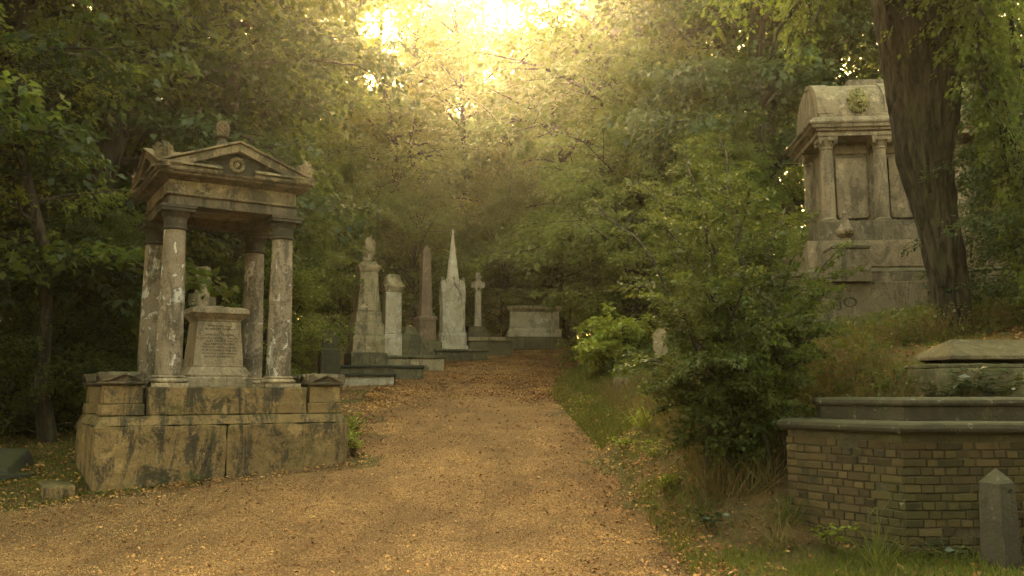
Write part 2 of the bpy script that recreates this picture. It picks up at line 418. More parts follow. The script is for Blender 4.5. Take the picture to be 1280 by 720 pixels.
def grow_tree(seed, H, r0, lo, cr, nl, nt, nleaf, L, W, droop=.25, up=(5, 60), lean=(0, 0), keep=1.0, twig=True, spray_len=.42):
    """trunk with limbs and twigs (one mesh) and the leaf sprays they carry (another)"""
    r = np.random.default_rng(seed); tr = MB(); lv = Leaves(seed + 1000)
    pts = []; x = y = 0.0
    for i in range(11):
        t = i / 10; pts.append(np.array([lean[0] * t ** 1.3 + x, lean[1] * t ** 1.3 + y, H * .97 * t])); x += r.normal(0, .012 * H); y += r.normal(0, .012 * H)
    tr.tube(pts, [r0 * (1.35 if i == 0 else 1) * (1 - .88 * i / 10) + .012 for i in range(11)], 10)
    az = r.uniform(0, 6.28)
    for i in range(nl):
        s = (i + r.uniform(.1, .9)) / nl; t = lo + (1 - lo) * s ** .85
        base = along(pts, min(t, .985)); az += 2.4 + r.normal(0, .35)
        prof = math.sin(math.pi * min(1, s * .78 + .17)) ** .7
        LL = cr * prof * r.uniform(.65, 1.15) + .4
        e = R(lerp(up[0], up[1], s) + r.normal(0, 9))
        d0 = np.array([math.cos(az) * math.cos(e), math.sin(az) * math.cos(e), math.sin(e)])
        lp = [base]; d = d0.copy()
        for k in range(5):
            d = d + r.normal(0, .09, 3) - np.array([0, 0, .10 * droop * 4 * (k > 1)]); d /= np.linalg.norm(d)
            lp.append(lp[-1] + d * LL / 5)
        rb = r0 * (1 - .85 * t) * .42 + .01
        tr.tube(lp, [rb * (1 - .85 * k / 5) + .004 for k in range(6)], 5)
        for j in range(nt):
            if r.random() > keep: continue
            q = .18 + .82 * (j + r.random()) / nt; o = along(lp, min(q, .999))
            d = along(lp, min(1, q + .05)) - along(lp, max(0, q - .1)); d /= np.linalg.norm(d) + 1e-9
            a = R(r.uniform(25, 75)) * (1 if j % 2 else -1) * (1.0 if q < .93 else .2)
            dd = np.array([d[0] * math.cos(a) - d[1] * math.sin(a), d[0] * math.sin(a) + d[1] * math.cos(a), d[2] * .4 + r.normal(0, .18)])
            l = LL * spray_len * (1 - .45 * q) * r.uniform(.7, 1.25) + .35
            if twig:
                e1 = o + dd * l * .55; e1[2] -= droop * l * .15; e2 = o + dd * l * .95; e2[2] -= droop * l * .9
                tr.tube([o, e1, e2], [rb * .28 + .003, .006, .003], 3)
            lv.spray(o, dd, l, int(nleaf * (.5 + l / (cr * .5))), L, W, droop)
    return tr, lv

# prototypes ------------------------------------------------------
PROTO = {}
def proto(key, mat, *a, **k):
    tr, lv = grow_tree(*a, **k)
    me = tr.build('trunk', M['bark'], None, smooth=True); tm = me.data; bpy.data.objects.remove(me)
    PROTO[key] = (tm, lv.mesh('crown', M[mat]))
#            seed  H   r0  lo   cr  nl  nt leaf  L    W
proto('oak',   'leaf_mid',   11, 19, .34, .16, 5.6, 44, 13, 46, .22, .14, droop=.22)
proto('oak2',  'leaf_mid',   12, 18, .30, .10, 5.0, 46, 12, 44, .21, .13, droop=.30)
proto('dense', 'leaf_dark',  13, 17, .30, .06, 5.4, 52, 13, 50, .20, .14, droop=.28)
proto('light', 'leaf_light', 14, 18, .24, .08, 4.8, 44, 12, 44, .21, .135, droop=.28)
proto('airy',  'leaf_light', 15, 21, .22, .30, 3.6, 34, 9, 34, .17, .11, droop=.2, keep=.8, up=(15, 65))
proto('bushy', 'leaf_shrub', 16, 5.2, .06, .03, 2.1, 40, 9, 52, .10, .06, droop=.25, up=(25, 75))
proto('bushy2','leaf_mid',   17, 4.6, .06, .03, 2.3, 38, 9, 52, .11, .07, droop=.3, up=(20, 70))
proto('low',   'leaf_shrub', 18, 2.0, .03, .02, 1.3, 30, 7, 34, .08, .05, droop=.2, up=(20, 75))

proto('bare', 'leaf_light', 19, 26, .50, .72, 5.0, 26, 10, 50, .17, .11, droop=.25)
proto('high', 'leaf_mid', 20, 18, .30, .44, 5.2, 40, 12, 50, .20, .13, droop=.25)  # crown set high, added to shade the haze and tomb below
def tree(name, key, px, Y, sc, rz, label, cat='tree', group=None, X=None, sz=None, mat=None, dz=0, lean=(0, 0)):
    if X is None: X = (px - 640) / FPX * Y * 1.004
    t = thing(name, label, cat, (X, Y, G(X, Y) - .12 + dz), rz, group)
    t.scale = (sc, sc, sz or sc); t.rotation_euler = (lean[0], lean[1], rz)
    tm, cm = PROTO[key]
    link(bpy.data.objects.new('trunk' if cat == 'tree' else 'stem', tm), t)
    c = link(bpy.data.objects.new('crown' if cat == 'tree' else 'foliage', cm), t)
    if mat:
        c.material_slots[0].link = 'OBJECT'; c.material_slots[0].material = M[mat]
    return t
WOOD = 'tall broadleaf trees of the wood'
tree('broadleaf_tree', 'dense', 75, 17.5, .95, .3, 'dark leafy tree behind the lawn left of the canopy tomb', group=WOOD)
tree('broadleaf_tree', 'oak', -40, 14.5, .85, 1.9, 'olive tree cut by the left edge of the picture', group=WOOD)
tree('broadleaf_tree', 'dense', 150, 22, 1.0, 2.2, 'dark tree directly behind the left columns of the canopy tomb', group=WOOD)
tree('broadleaf_tree', 'oak2', 245, 25, .95, .8, 'olive tree behind the canopy roof with the pinecone finial', group=WOOD)
tree('broadleaf_tree', 'oak', 345, 34, 1.0, 4.0, 'spreading olive tree above the stone pedestal with the worn carving', group=WOOD)
tree('broadleaf_tree', 'light', 478, 38, 1.0, 2.6, 'golden green tree behind the tall red obelisk', group=WOOD)
tree('slender_tree', 'airy', 556, 47, 1.0, .5, 'thin airy tree under the glow, left one of the slender pair', group=WOOD)
tree('slender_tree', 'airy', 592, 52, 1.05, 3.1, 'thin airy tree under the glow, right one of the slender pair', group=WOOD)
tree('broadleaf_tree', 'light', 690, 46, .92, 5.2, 'hazy golden tree above the far end of the path', group=WOOD)
tree('broadleaf_tree', 'oak2', 780, 39, 1.0, 1.2, 'hazy olive tree where the path bends out of sight', group=WOOD)
tree('broadleaf_tree', 'oak', 806, 33, 1.25, 2.9, 'broad olive tree right behind the tall bare trunk right of the glow', group=WOOD)
tree('broadleaf_tree', 'oak2', 915, 27, .95, .2, 'leafy tree between the tall bare trunk and the mausoleum', group=WOOD)
tree('broadleaf_tree', 'dense', 985, 24, 1.1, 4.4, 'dark tree touching the left side of the mausoleum', group=WOOD)
tree('broadleaf_tree', 'oak', 1120, 30, 1.0, 1.0, 'tree behind the roof of the mausoleum', group=WOOD)
tree('broadleaf_tree', 'dense', 1290, 24, 1.0, 3.4, 'dark tree behind the large leaning trunk at far right', group=WOOD)
tree('broadleaf_tree', 'bare', 806, 29, 1.0, 2.0, 'tall tree whose thick bare trunk shows at the top right of the glow', group=WOOD)
tree('slender_tree', 'airy', 72, 14.3, .52, 1.0, 'slim young tree with a thin trunk on the lawn at far left', group=WOOD, lean=(.03, -.09))
for px, Y, k, sc, rz in ((250, 40, 'oak', 1, .1), (360, 46, 'oak2', 1, 1.1), (60, 34, 'dense', 1.1, 2), (-120, 26, 'dense', 1, 3), (450, 58, 'light', 1, 3), (800, 48, 'oak', 1, 4), (640, 66, 'light', .8, 5),
                         (880, 40, 'oak2', 1, .7), (1000, 44, 'dense', 1.1, 1.7), (1180, 44, 'dense', 1.1, 2.5), (530, 70, 'oak', .72, 2.2), (1330, 34, 'dense', 1.1, 5), (730, 62, 'oak2', .9, 1)):
    tree('broadleaf_tree', k, px, Y, sc, rz, 'background tree half hidden in the misty wood', group='misty background trees of the wood')
for px, Y, k, sc, rz in ((610, 58, 'light', .9, 2.0), (608, 46, 'airy', .98, 1.7), (548, 54, 'light', 1.1, .7), (575, 42, 'airy', .98, 2.5), (650, 43, 'airy', 1.0, .4), (712, 38, 'airy', 1.0, 1.4), (495, 41, 'airy', 1.0, 4.4), (535, 46, 'light', .98, 5.3), (670, 52, 'oak', .9, .3), (515, 50, 'light', .85, 1.0), (655, 54, 'airy', 1.0, 4.0), (480, 62, 'oak2', .9, 2), (570, 64, 'oak', .8, 1), (630, 76, 'light', .9, 1), (700, 72, 'oak', 1, 5), (420, 44, 'oak', 1, 2.6), (775, 40, 'light', 1, 2)):
    tree('broadleaf_tree', k, px, Y, sc, rz, 'background tree half hidden in the misty wood', group='misty background trees of the wood')
for i, px in enumerate(range(330, 900, 38)):
    tree('background_shrub', ('bushy2', 'bushy')[i % 2], px, 42 + (i * 7) % 9, 2.0 + .3 * math.sin(i * 2.3), i, 'misty shrub in the understorey of the distant wood', 'shrub', 'misty shrubs of the distant understorey', mat='leaf_mid')
tree('broadleaf_tree', 'high', 0, 20.5, 1.0, 1.0, 'tall high crowned tree standing left of the row of monuments', group=WOOD, X=-7.0)
tree('broadleaf_tree', 'high', 0, 26.0, 1.05, 3.0, 'tall high crowned tree rising behind the headstone on the right bank', group=WOOD, X=8.2)
for X, Y, k, sc, lab in ((-10.4, 13.2, 'dense', .75, 'dark bushy tree overhanging the lawn at the far left edge'), (-9.0, 6.0, 'high', .8, 'unseen high crowned tree added left of the view to darken that side'), (-5.0, -9.0, 'oak2', .9, 'unseen tree added behind the viewpoint on the left side of the path for shade'), (.5, -15.0, 'dense', 1.0, 'unseen tree added across the path far behind the viewpoint for shade'), (3.6, -9.0, 'dense', .9, 'unseen tree added behind the viewpoint beside the near path edge for shade'), (7.5, 1.5, 'oak2', .8, 'unseen tree added outside the right of the view to shade the brick tomb'), (5.6, -3.2, 'dense', .85, 'unseen dense tree added behind the viewpoint close to the right path edge to shade the brick tomb'), (9.5, -6.5, 'dense', .9, 'unseen tree added behind the viewpoint on the right side of the path for shade'), (-10.5, 4.0, 'oak2', .85, 'unseen tree added outside the left of the view to shade the lawn'), (-12.5, 9.5, 'dense', .8, 'unseen dark tree added beyond the left edge of the lawn for shade')):  # apart from the first, unseen trees added to shade the sides and front faces
    tree('broadleaf_tree', k, 0, Y, sc, X, lab, group=WOOD, X=X)
for i, (px, Y) in enumerate(((-90, 19), (-10, 23), (60, 25), (125, 25), (190, 27), (290, 30))):
    tree('background_shrub', ('bushy2', 'bushy')[i % 2], px, Y, 1.5, i, 'dark understorey shrub in the wood left of the canopy tomb', 'shrub', 'dark understorey shrubs left of the canopy tomb', mat='leaf_dark')
for X, Y, sc, lab in ((6.2, 3.2, 1.1, 'unseen tall shrub added right of the viewpoint to shade the brick tomb'), (8.3, 4.6, 1.1, 'unseen tall shrub added beside the right end of the brick tomb for shade')):  # unseen shrubs added to block low sky from the brick tomb's right face
    tree('shrub', 'bushy', 0, Y, sc, X, lab, 'shrub', X=X, mat='leaf_dark')
for px, Y, sc in ((442, 38, 1.5), (497, 41, 1.4), (425, 33, 1.1), (622, 41, 1.5), (630, 37, 1.1), (648, 44, 1.7), (706, 41, 1.5)):
    tree('background_shrub', 'bushy', px, Y, sc, px, 'misty shrub in the understorey of the distant wood', 'shrub', 'misty shrubs of the distant understorey', mat='leaf_mid')
SHR = 'shrubs along the edge of the wood'
for key, px, Y, sc, rz, lab, mat in (
    ('bushy', 135, 15.5, .62, 0, 'dark shrub touching the left columns of the canopy tomb', None),
    ('bushy', 20, 17, .85, 1, 'blackish shrub at the back of the lawn at far left', 'leaf_dark'),
    ('bushy2', 255, 20.2, .8, 2, 'shrub seen between the columns behind the inscribed pedestal', 'leaf_dark'),
    ('bushy2', 325, 18.2, .6, 3, 'green shrub between the canopy tomb and the pedestal with the worn carving', None),
    ('bushy', 368, 24, .75, 4, 'tall shrub left of the pedestal with the worn carving', 'leaf_mid'),
    ('bushy2', 520, 34, 1.1, 5, 'shrub behind the red obelisk', None),
    ('bushy', 625, 39, 1.15, .5, 'shrub behind the celtic cross', 'leaf_mid'),
    ('bushy2', 665, 41, 1.3, 1.5, 'broad shrub behind the chest tomb at the path end', None),
    ('bushy', 800, 34, 1.15, 2.5, 'shrub at the far bend of the path', 'leaf_mid'),
    ('bushy2', 800, 24, 1.25, 3.5, 'big olive shrub behind the bright leafy bush', None),
    ('bushy', 905, 20.5, .85, 4.5, 'tall shrub behind the dark many stemmed bush', 'leaf_mid'),
    ('bushy2', 815, 26, 1.6, 2.2, 'tall broad shrub hiding the lower half of the tall bare trunk', None),
    ('bushy2', 940, 19, .7, 5.5, 'olive shrub left of the mausoleum', None),
    ('bushy', 1325, 13.5, .8, 1.9, 'dark shrub right of the large leaning trunk', 'leaf_dark'),
    ('bushy2', 1350, 11.5, .62, 2.9, 'dark shrub at the right edge above the hipped tomb', 'leaf_dark'),
    ('bushy', 1300, 14.8, .6, .9, 'dark leafy shrub against the right side of the leaning trunk', 'leaf_dark'),
    ('low', 60, 14.6, .9, 1, 'low shrub on the lawn beside the left end of the canopy tomb', None)):
    tree('shrub', key, px, Y, sc, rz, lab, 'shrub', SHR, mat=mat)
# ------------------------------------------------------------------ the canopy tomb on the left
O = Vector((-5.15, 10.8, 0.22)); TR = R(32)
tomb = thing('canopy_tomb', 'stone canopy tomb with four peeling columns and pinecone finial on a tall stained base', 'tomb', O, TR)
def zt(py, a, b): return zat(py, O.y + .53 * a + .848 * b) - O.z
TW, TD = 3.3, 2.14
z1 = zt(534, 0, 0); z2 = zt(521, 0, 0); z3 = zt(484, .8, .3)
CA, CB = 1.63, 1.07
m = MB(); m.box(0, 0, -.6, 1.60, TD, z1); o = m.build('base_block', M['tomb_low'], tomb, .014, wear=.035, sub=6)
m = MB(); m.box(1.606, 0, -.6, TW, TD, z1 - .004); o = m.build('base_block', M['tomb_low'], tomb, .014, wear=.035, sub=6)
m = MB(); m.stack([(z1 + .003, TW - .01), (z1 + .012, TW - .02), (z2, TW - .16)], (TD - .03) / (TW - .02), TW / 2, TD / 2); m.build('sloping_course', M['tomb_low'], tomb, .01, wear=.025, sub=6)
m = MB(); m.box(.25, .22, z2 + .002, 3.05, 1.92, z3 - .012); m.build('plinth_wall', M['tomb_low'], tomb, .01, wear=.02, sub=5)
m = MB(); m.box(.60, .07, z2 + .004, 2.70, 2.07, z3); m.build('plinth', M['tomb_low'], tomb, .016, wear=.03, sub=6)
for i, (pa, pb) in enumerate(((.32, .30), (2.98, .30), (.32, 1.84), (2.98, 1.84))):
    m = MB(); m.box(pa - .255, pb - .225, z2 + .006, pa + .255, pb + .225, z2 + .15); m.frus(pa, pb, z2 + .152, .46, .41, z3 + .02, .45, .40)
    p = m.build('corner_post', M['tomb_low'], tomb, .012, wear=.02, sub=5)
    m = MB(); zc = z3 + .022
    m.stack([(zc, .46), (zc + .02, .54), (zc + .05, .54), (zc + .052, .48), (zc + .13, .50), (zc + .175, .34)], .92, pa, pb)
    for k in range(4):                                                # raised gable moulding and ears on each face of the cap
        Mx = Matrix.Translation((pa, pb, zc + .052)) @ Matrix.Rotation(k * math.pi / 2, 4, 'Z')
        dd = .245 if k % 2 == 0 else .262
        hw = .26 if k % 2 == 0 else .24
        m.prism([(-hw, .0), (-hw, .105), (-hw * .72, .115), (-hw * .55, .055), (0, .12), (hw * .55, .055), (hw * .72, .115), (hw, .105), (hw, 0), (hw * .8, 0), (0, .085), (-hw * .8, 0)], -dd - .02, -dd + .03, 'y', Mx)
    m.build('post_cap', M['tomb_dark'], p, .006)
# columns
zs0 = z3 + .004; zn = zt(288, .87, .33); zcap = zt(266, .87, .33); zar = zt(258, .87, .33)
def column(a, b):
    rb, rt = .172, .140; n = 14
    prof = [(zs0 + .152 + (zn - zs0 - .152) * i / n, lerp(rb, rt, (i / n) ** 1.5)) for i in range(n + 1)]
    m = MB(); m.lathe([(r, z) for z, r in prof], 40); c = m.build('column', M['column'], tomb, smooth=True, loc=(a, b, 0), wear=.012, sub=1)
    m = MB(); m.stack([(zs0, .50), (zs0 + .05, .50)]); m.lathe([(.225, zs0 + .052), (.245, zs0 + .07), (.245, zs0 + .09), (.215, zs0 + .108), (.205, zs0 + .115), (.215, zs0 + .135), (.19, zs0 + .15)], 40)
    m.build('column_base', M['altar'], c, smooth=True, wear=.012, sub=2)
    m = MB(); h = zcap - zn
    m.lathe([(rt + .005, zn + .001), (rt + .03, zn + .012), (rt + .03, zn + .03), (rt + .006, zn + .04), (rt + .008, zn + h * .66), (rt + .03, zn + h * .78), (rt + .05, zn + h * .98), (rt + .045, zn + h)], 36)
    m.stack([(zcap + .001, .43), (zcap + (zar - zcap) * .45, .43), (zcap + (zar - zcap) * .5, .46), (zar - .002, .46)])
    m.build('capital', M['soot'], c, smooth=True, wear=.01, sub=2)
for a, b in ((CA - .74, CB - .72), (CA + .74, CB - .72), (CA - .74, CB + .72), (CA + .74, CB + .72)): column(a, b)
zf0 = zt(243, .8, .2); zf1 = zt(220, .7, .1); zk = zt(206, .6, 0)
m = MB()
for s in (-1, 1):                                                     # architrave and frieze as a ring of four beams, open inside
    m.box(CA - .87, CB + s * .72 - .15, zar, CA + .87, CB + s * .72 + .15, zf0)
    m.box(CA + s * .72 - .148, CB - .568, zar + .003, CA + s * .72 + .148, CB + .568, zf0 - .002)
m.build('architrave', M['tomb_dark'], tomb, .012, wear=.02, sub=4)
m = MB(); m.stack([(zf0 + .002, 1.80), (zf0 + .03, 1.82), (zf0 + .034, 1.75), (zf1, 1.75)], .995, CA, CB); m.build('frieze', M['tomb'], tomb, .012, wear=.02, sub=4)
h = zk - zf1
m = MB(); m.stack([(zf1 + .002, 1.79), (zf1 + h * .18, 1.83), (zf1 + h * .36, 1.93), (zf1 + h * .40, 2.04), (zf1 + h * .68, 2.06), (zf1 + h * .74, 2.11), (zk, 2.14)], .995, CA, CB)
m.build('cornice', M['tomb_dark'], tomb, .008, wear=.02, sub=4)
zap = zt(181, CA, .1); W2 = 1.05
rise = zap - zk
for k in range(4):
    Mx = Matrix.Translation((CA, CB, 0)) @ Matrix.Rotation(k * math.pi / 2, 4, 'Z')
    t_ = .085
    m = MB(); y1 = -.23 + k * .003
    for sg in (-1, 1):
        m.prism([(sg * W2, zk + .002), (sg * (W2 - .20), zk + .002), (sg * .004, zap - t_ - .03), (sg * .004, zap), (sg * (W2 - .01), zk + .05)], -W2, y1, 'y', Mx)
        m.prism([(sg * (W2 + .03), zk + .052), (sg * .002, zap + .002), (sg * .002, zap + .034), (sg * (W2 + .03), zk + .082)], -W2 - .035, y1, 'y', Mx)
    pd = m.build('raking_cornice', M['tomb'], tomb, .008)
    m = MB(); m.prism([(-.84, zk + .004), (.84, zk + .004), (0, zap - .115)], -.93, -.88, 'y', Mx)
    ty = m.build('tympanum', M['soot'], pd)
    m = MB(); zc_ = zk + rise * .36
    m.torus((0, -.945, zc_), .088, .028, 'y', 20, 8, Mx)
    for q in range(12):
        a_ = q * math.pi / 6; m.ell((.088 * math.cos(a_), -.965, zc_ + .088 * math.sin(a_)), (.026, .02, .026), 8, 6, Mx)
    m.ell((0, -.94, zc_), (.045, .03, .045), 10, 6, Mx)
    m.build('wreath', M['tomb'], pd, smooth=True)
for k in range(4):                                                    # scrolled ornaments on the corners of the roof
    Mx = Matrix.Translation((CA, CB, zk)) @ Matrix.Rotation(k * math.pi / 2 + math.pi / 4, 4, 'Z') @ Matrix.Translation((0, -1.40, 0)) @ Matrix.Diagonal((1.05, 1.05, 1.1, 1))
    m = MB(); m.box(-.11, -.05, .002, .11, .16, .06, Mx)
    m.torus((0, 0, .17), .095, .026, 'y', 22, 8, Mx); m.torus((0, -.012, .17), .05, .022, 'y', 18, 8, Mx); m.ell((0, 0, .17), (.09, .03, .09), 14, 8, Mx); m.ell((0, -.025, .17), (.026, .03, .026), 8, 6, Mx)
    for q in range(5):
        a_ = math.pi * (.15 + .7 * q / 4); m.ell((.125 * math.cos(a_), 0, .17 + .125 * math.sin(a_)), (.03, .028, .03), 8, 6, Mx)
    m.prism([(-.07, .05), (.07, .05), (.05, .26), (-.05, .26)], .02, .14, 'y', Mx)
    m.build('corner_ornament', M['tomb'], tomb, smooth=True)
m = MB(); zr = zt(152, CA, CB) - .475
m.stack([(zap - .1, .26), (zr, .25), (zr + .10, .22), (zr + .11, .17), (zr + .15, .15)], 1, CA, CB)
m.lathe([(.075, zr + .152), (.06, zr + .20), (.10, zr + .215), (.115, zr + .23), (.10, zr + .245), (.07, zr + .25)], 20, CA, CB)
fn = m.build('finial', M['tomb_dark'], tomb, smooth=True)
m = MB(); zc_ = zr + .355
m.ell((CA, CB, zc_), (.085, .085, .12), 16, 10)
for q in range(70):
    ph = math.acos(1 - 2 * (q + .5) / 70); th = q * 2.39996
    d_ = Vector((math.sin(ph) * math.cos(th), math.sin(ph) * math.sin(th), math.cos(ph)))
    m.ell((CA + d_.x * .088, CB + d_.y * .088, zc_ + d_.z * .122), (.02, .02, .022), 6, 4)
m.build('pinecone', M['tomb'], fn, smooth=True)

# inscribed pedestal under the canopy
al = thing('inscribed_pedestal', 'pale pedestal cut with lines of lettering between the columns of the canopy tomb', 'pedestal', O + Vector((CA * math.cos(TR) - CB * math.sin(TR), CA * math.sin(TR) + CB * math.cos(TR), z3 + .004)), TR)
def za(py): return zt(py, CA, CB - .35) - z3
m = MB(); k = za(474)
m.stack([(0, .93), (za(473), .93), (za(472), .88), (za(469), .90), (za(467), .86), (za(459), .74)], .94); m.build('pedestal_base', M['altar'], al, .008, wear=.012, sub=4)
b0, b1 = za(459) + .002, za(402)
m = MB(); m.stack([(b0, .70), (b1, .60)], .95); m.build('pedestal_shaft', M['altar'], al, .01, wear=.012, sub=4)
m = MB(); c0, c1 = b1 + .002, za(386)
m.stack([(c0, .60), (c0 + .03, .62), (c0 + .05, .66), (c0 + .10, .76), (c0 + .11, .80), (c1, .80), (c1 + .03, .62)], .95); m.stack([(c1 + .031, .22), (c1 + .06, .16)]); m.build('pedestal_cap', M['altar'], al, .008, wear=.018, sub=4)
def text(body, size, mat, name, parent, Mx, ex=.0015, sx=1.0):
    cu = bpy.data.curves.new(name, 'FONT'); cu.body = body; cu.size = size; cu.align_x = 'CENTER'; cu.extrude = ex
    o = bpy.data.objects.new(name, cu); COL.objects.link(o)
    me = bpy.data.meshes.new_from_object(o.evaluated_get(bpy.context.evaluated_depsgraph_get()))
    bpy.data.objects.remove(o); me.materials.clear(); me.materials.append(mat); me.name = name
    o = bpy.data.objects.new(name, me); link(o, parent); o.matrix_local = Mx @ Matrix.Diagonal((sx, 1, 1, 1)); return o
lines = [('WITHIN THIS VAULT', .034), ('ARE DEPOSITED THE REMAINS', .030), ('OF', .026), ('VINCENT FIGGINS,', .046), ('OF WEST SMITHFIELD, LONDON,', .032), ('ALSO VINCENT AND', .040), ('ELIZABETH FIGGINS,', .045),
         ('WHO DIED IN THE YEAR 1844', .034), ('THEIR CHILDREN LIE HERE ALSO', .032), ('IN THE FAMILY GRAVE BENEATH', .031), ('THIS STONE OF REMEMBRANCE', .029), ('AGED 77 YEARS', .027)]
bb = math.atan2((.70 - .60) * .95 / 2, b1 - b0)
tb = []
zz = b1 - .075
for s_, sz in lines:
    fr = (zz - b0) / (b1 - b0); yf = -lerp(.70, .60, fr) * .95 / 2 - .0035
    wd = {'OF': .06}.get(s_, .50)
    o = text(s_, sz * 1.05, M['letters'], 'lettering', al, Matrix.Translation((.01, yf, zz)) @ Matrix.Rotation(math.pi / 2 - bb, 4, 'X'))
    w = o.dimensions.x
    tb.append(o); zz -= .0435
def join_meshes(objs, name, parent, mat):
    vs = MB()
    for o in objs:
        Mx = o.matrix_local; me = o.data
        vs.add([Mx @ v.co for v in me.vertices], [tuple(p.vertices) for p in me.polygons])
        bpy.data.objects.remove(o)
    me = bpy.data.meshes.new(name); me.from_pydata(vs.v, [], vs.f); me.materials.append(mat)
    return link(bpy.data.objects.new(name, me), parent)
join_meshes(tb, 'inscription', al, M['letters'])

def site(px, py, Y): p = P(px, py, Y); return Vector((p.x, p.y, p.z))
def mono(name, label, cat, px, py, Y, rz, group=None): return thing(name, label, cat, site(px, py, Y), R(rz), group)
# stones round the canopy tomb
t = thing('stone_step', 'low mossy stone block lying against the left foot of the canopy tomb', 'stone block', (-5.50, 10.68, .24), R(32))
m = MB(); m.frus(0, .3, -.3, .36, 1.0, .24, .34, .98); m.build('step_block', M['tomb_low'], t, .02, wear=.03, sub=4)
m = MB(); m.frus(.22, .05, -.3, .20, .30, .10, .17, .26); m.build('step_chip', M['tomb_low'], t, .02, wear=.03, sub=4)
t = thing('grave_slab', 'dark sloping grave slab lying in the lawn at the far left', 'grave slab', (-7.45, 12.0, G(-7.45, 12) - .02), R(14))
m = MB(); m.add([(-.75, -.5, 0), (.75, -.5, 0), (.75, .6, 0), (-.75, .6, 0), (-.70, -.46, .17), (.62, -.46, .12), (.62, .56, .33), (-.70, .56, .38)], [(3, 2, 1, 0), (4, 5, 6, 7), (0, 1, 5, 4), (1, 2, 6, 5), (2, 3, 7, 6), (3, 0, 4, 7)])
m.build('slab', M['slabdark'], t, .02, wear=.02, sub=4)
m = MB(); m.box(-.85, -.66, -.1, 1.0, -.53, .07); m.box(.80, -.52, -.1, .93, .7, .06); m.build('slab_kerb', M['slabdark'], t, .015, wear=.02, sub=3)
t = mono('stone_cross', 'mossy stone cross seen edge on behind the inscribed pedestal', 'cross', 249, 470, 16.5, 82)
h = zat(334, 16.5) - t.location.z
m = MB(); m.frus(0, 0, .3, .26, .26, h, .22, .22); m.box(-.36, -.105, h - .78, .36, .105, h - .54); m.build('cross_shaft', M['brownstone'], t, .02, wear=.02, sub=4)
m = MB(); m.stack([(-.9, .9), (0, .9), (.02, .62), (.32, .56)]); m.build('cross_base', M['mossy'], t, .02, wear=.03, sub=3)

# ------------------------------------------------------------------ monuments along the left of the path
def zf(t, Y): return lambda py: zat(py, Y) - t.location.z
t = mono('statue_pedestal', 'tall tapering brown stone pedestal topped by a worn draped carving', 'monument', 457, 441, 25, 22); z = zf(t, 25); u = .0231 / 1.27
m = MB(); m.stack([(z(490), 58 * u), (z(442), 58 * u)]); m.build('monument_foot', M['mossy'], t, .02, wear=.04, sub=4)
m = MB(); m.stack([(z(442) + .003, 52 * u), (z(424), 51 * u), (z(421), 48 * u), (z(420.5), 47 * u), (z(407), 46 * u), (z(404), 43 * u), (z(403.5), 42 * u), (z(392), 40 * u), (z(390), 37 * u)]); m.build('pedestal_base', M['brownstone'], t, .015, wear=.03, sub=4)
m = MB(); m.stack([(z(390) + .003, 36 * u), (z(341), 28 * u)]); m.build('pedestal_shaft', M['brownstone'], t, .015, wear=.02, sub=4)
m = MB(); m.stack([(z(341) + .002, 29 * u), (z(338), 33 * u), (z(336), 35 * u), (z(333), 35 * u), (z(332.5), 30 * u), (z(328), 22 * u)]); m.build('pedestal_cap', M['brownstone'], t, .008, wear=.015, sub=3)
m = MB(); h = z(298) - z(328)
def fold(q): return 1 + .10 * math.sin(5 * math.atan2(q.y, q.x) + 3 * q.z) + .06 * noise.noise(q * 3)
m.ell((.03, 0, z(328) + h * .52), (.16, .14, h * .50), 20, 14, warp=fold)
m.ell((.10, .0, z(328) + h * .74), (.13, .12, h * .24), 14, 10, warp=fold); m.ell((-.05, 0, z(328) + h * .10), (.15, .14, h * .14), 14, 8, warp=fold); m.ell((.16, .02, z(328) + h * .55), (.07, .10, h * .30), 12, 8, warp=fold)
m.build('draped_carving', M['brownstone'], t, smooth=True)
t = mono('pillar_monument', 'pale square pillar with a heavy cap just right of the worn draped carving', 'monument', 489, 442, 27, 20); z = zf(t, 27); u = .025 / 1.27
m = MB(); m.stack([(z(480), 34 * u), (z(424), 33 * u), (z(421), 29 * u), (z(418), 28 * u)]); m.build('pillar_base', M['pale'], t, .012, wear=.02, sub=3)
m = MB(); m.stack([(z(418) + .002, 26 * u), (z(366), 25 * u)]); m.build('pillar_shaft', M['pale'], t, .01, wear=.012, sub=3)
m = MB(); m.stack([(z(366) + .002, 27 * u), (z(362), 30 * u), (z(359), 33 * u), (z(357), 33 * u), (z(356.5), 27 * u), (z(345), 20 * u), (z(343), 12 * u)]); m.build('pillar_cap', M['brownstone'], t, .008, wear=.02, sub=3)
t = mono('small_pedestal', 'short mossy stone pedestal with a sloping top between the pale pillar and the red obelisk', 'monument', 511, 441, 27.2, 25); z = zf(t, 27.2); u = .0252 / 1.3
m = MB(); m.stack([(z(480), 34 * u), (z(425), 34 * u), (z(419), 30 * u), (z(417), 24 * u), (z(408), 14 * u)]); m.build('pedestal_block', M['mossy'], t, .02, wear=.04, sub=4)
t = mono('obelisk', 'red granite obelisk on a square plinth left of the stone spire', 'obelisk', 531, 432, 29, 24); z = zf(t, 29); u = .0269 / 1.3
m = MB(); m.stack([(z(470), 44 * u), (z(428), 44 * u), (z(426), 36 * u)]); m.build('obelisk_step', M['mossy'], t, .012, wear=.02, sub=3)
m = MB(); m.stack([(z(426) + .002, 29 * u), (z(403), 28 * u), (z(400), 30 * u), (z(397), 30 * u), (z(395), 22 * u)]); m.build('obelisk_plinth', M['granite'], t, .01)
m = MB(); m.stack([(z(395) + .002, 19 * u), (z(316), 12.5 * u), (z(306), .6 * u)]); m.build('obelisk_shaft', M['granite'], t, .006)
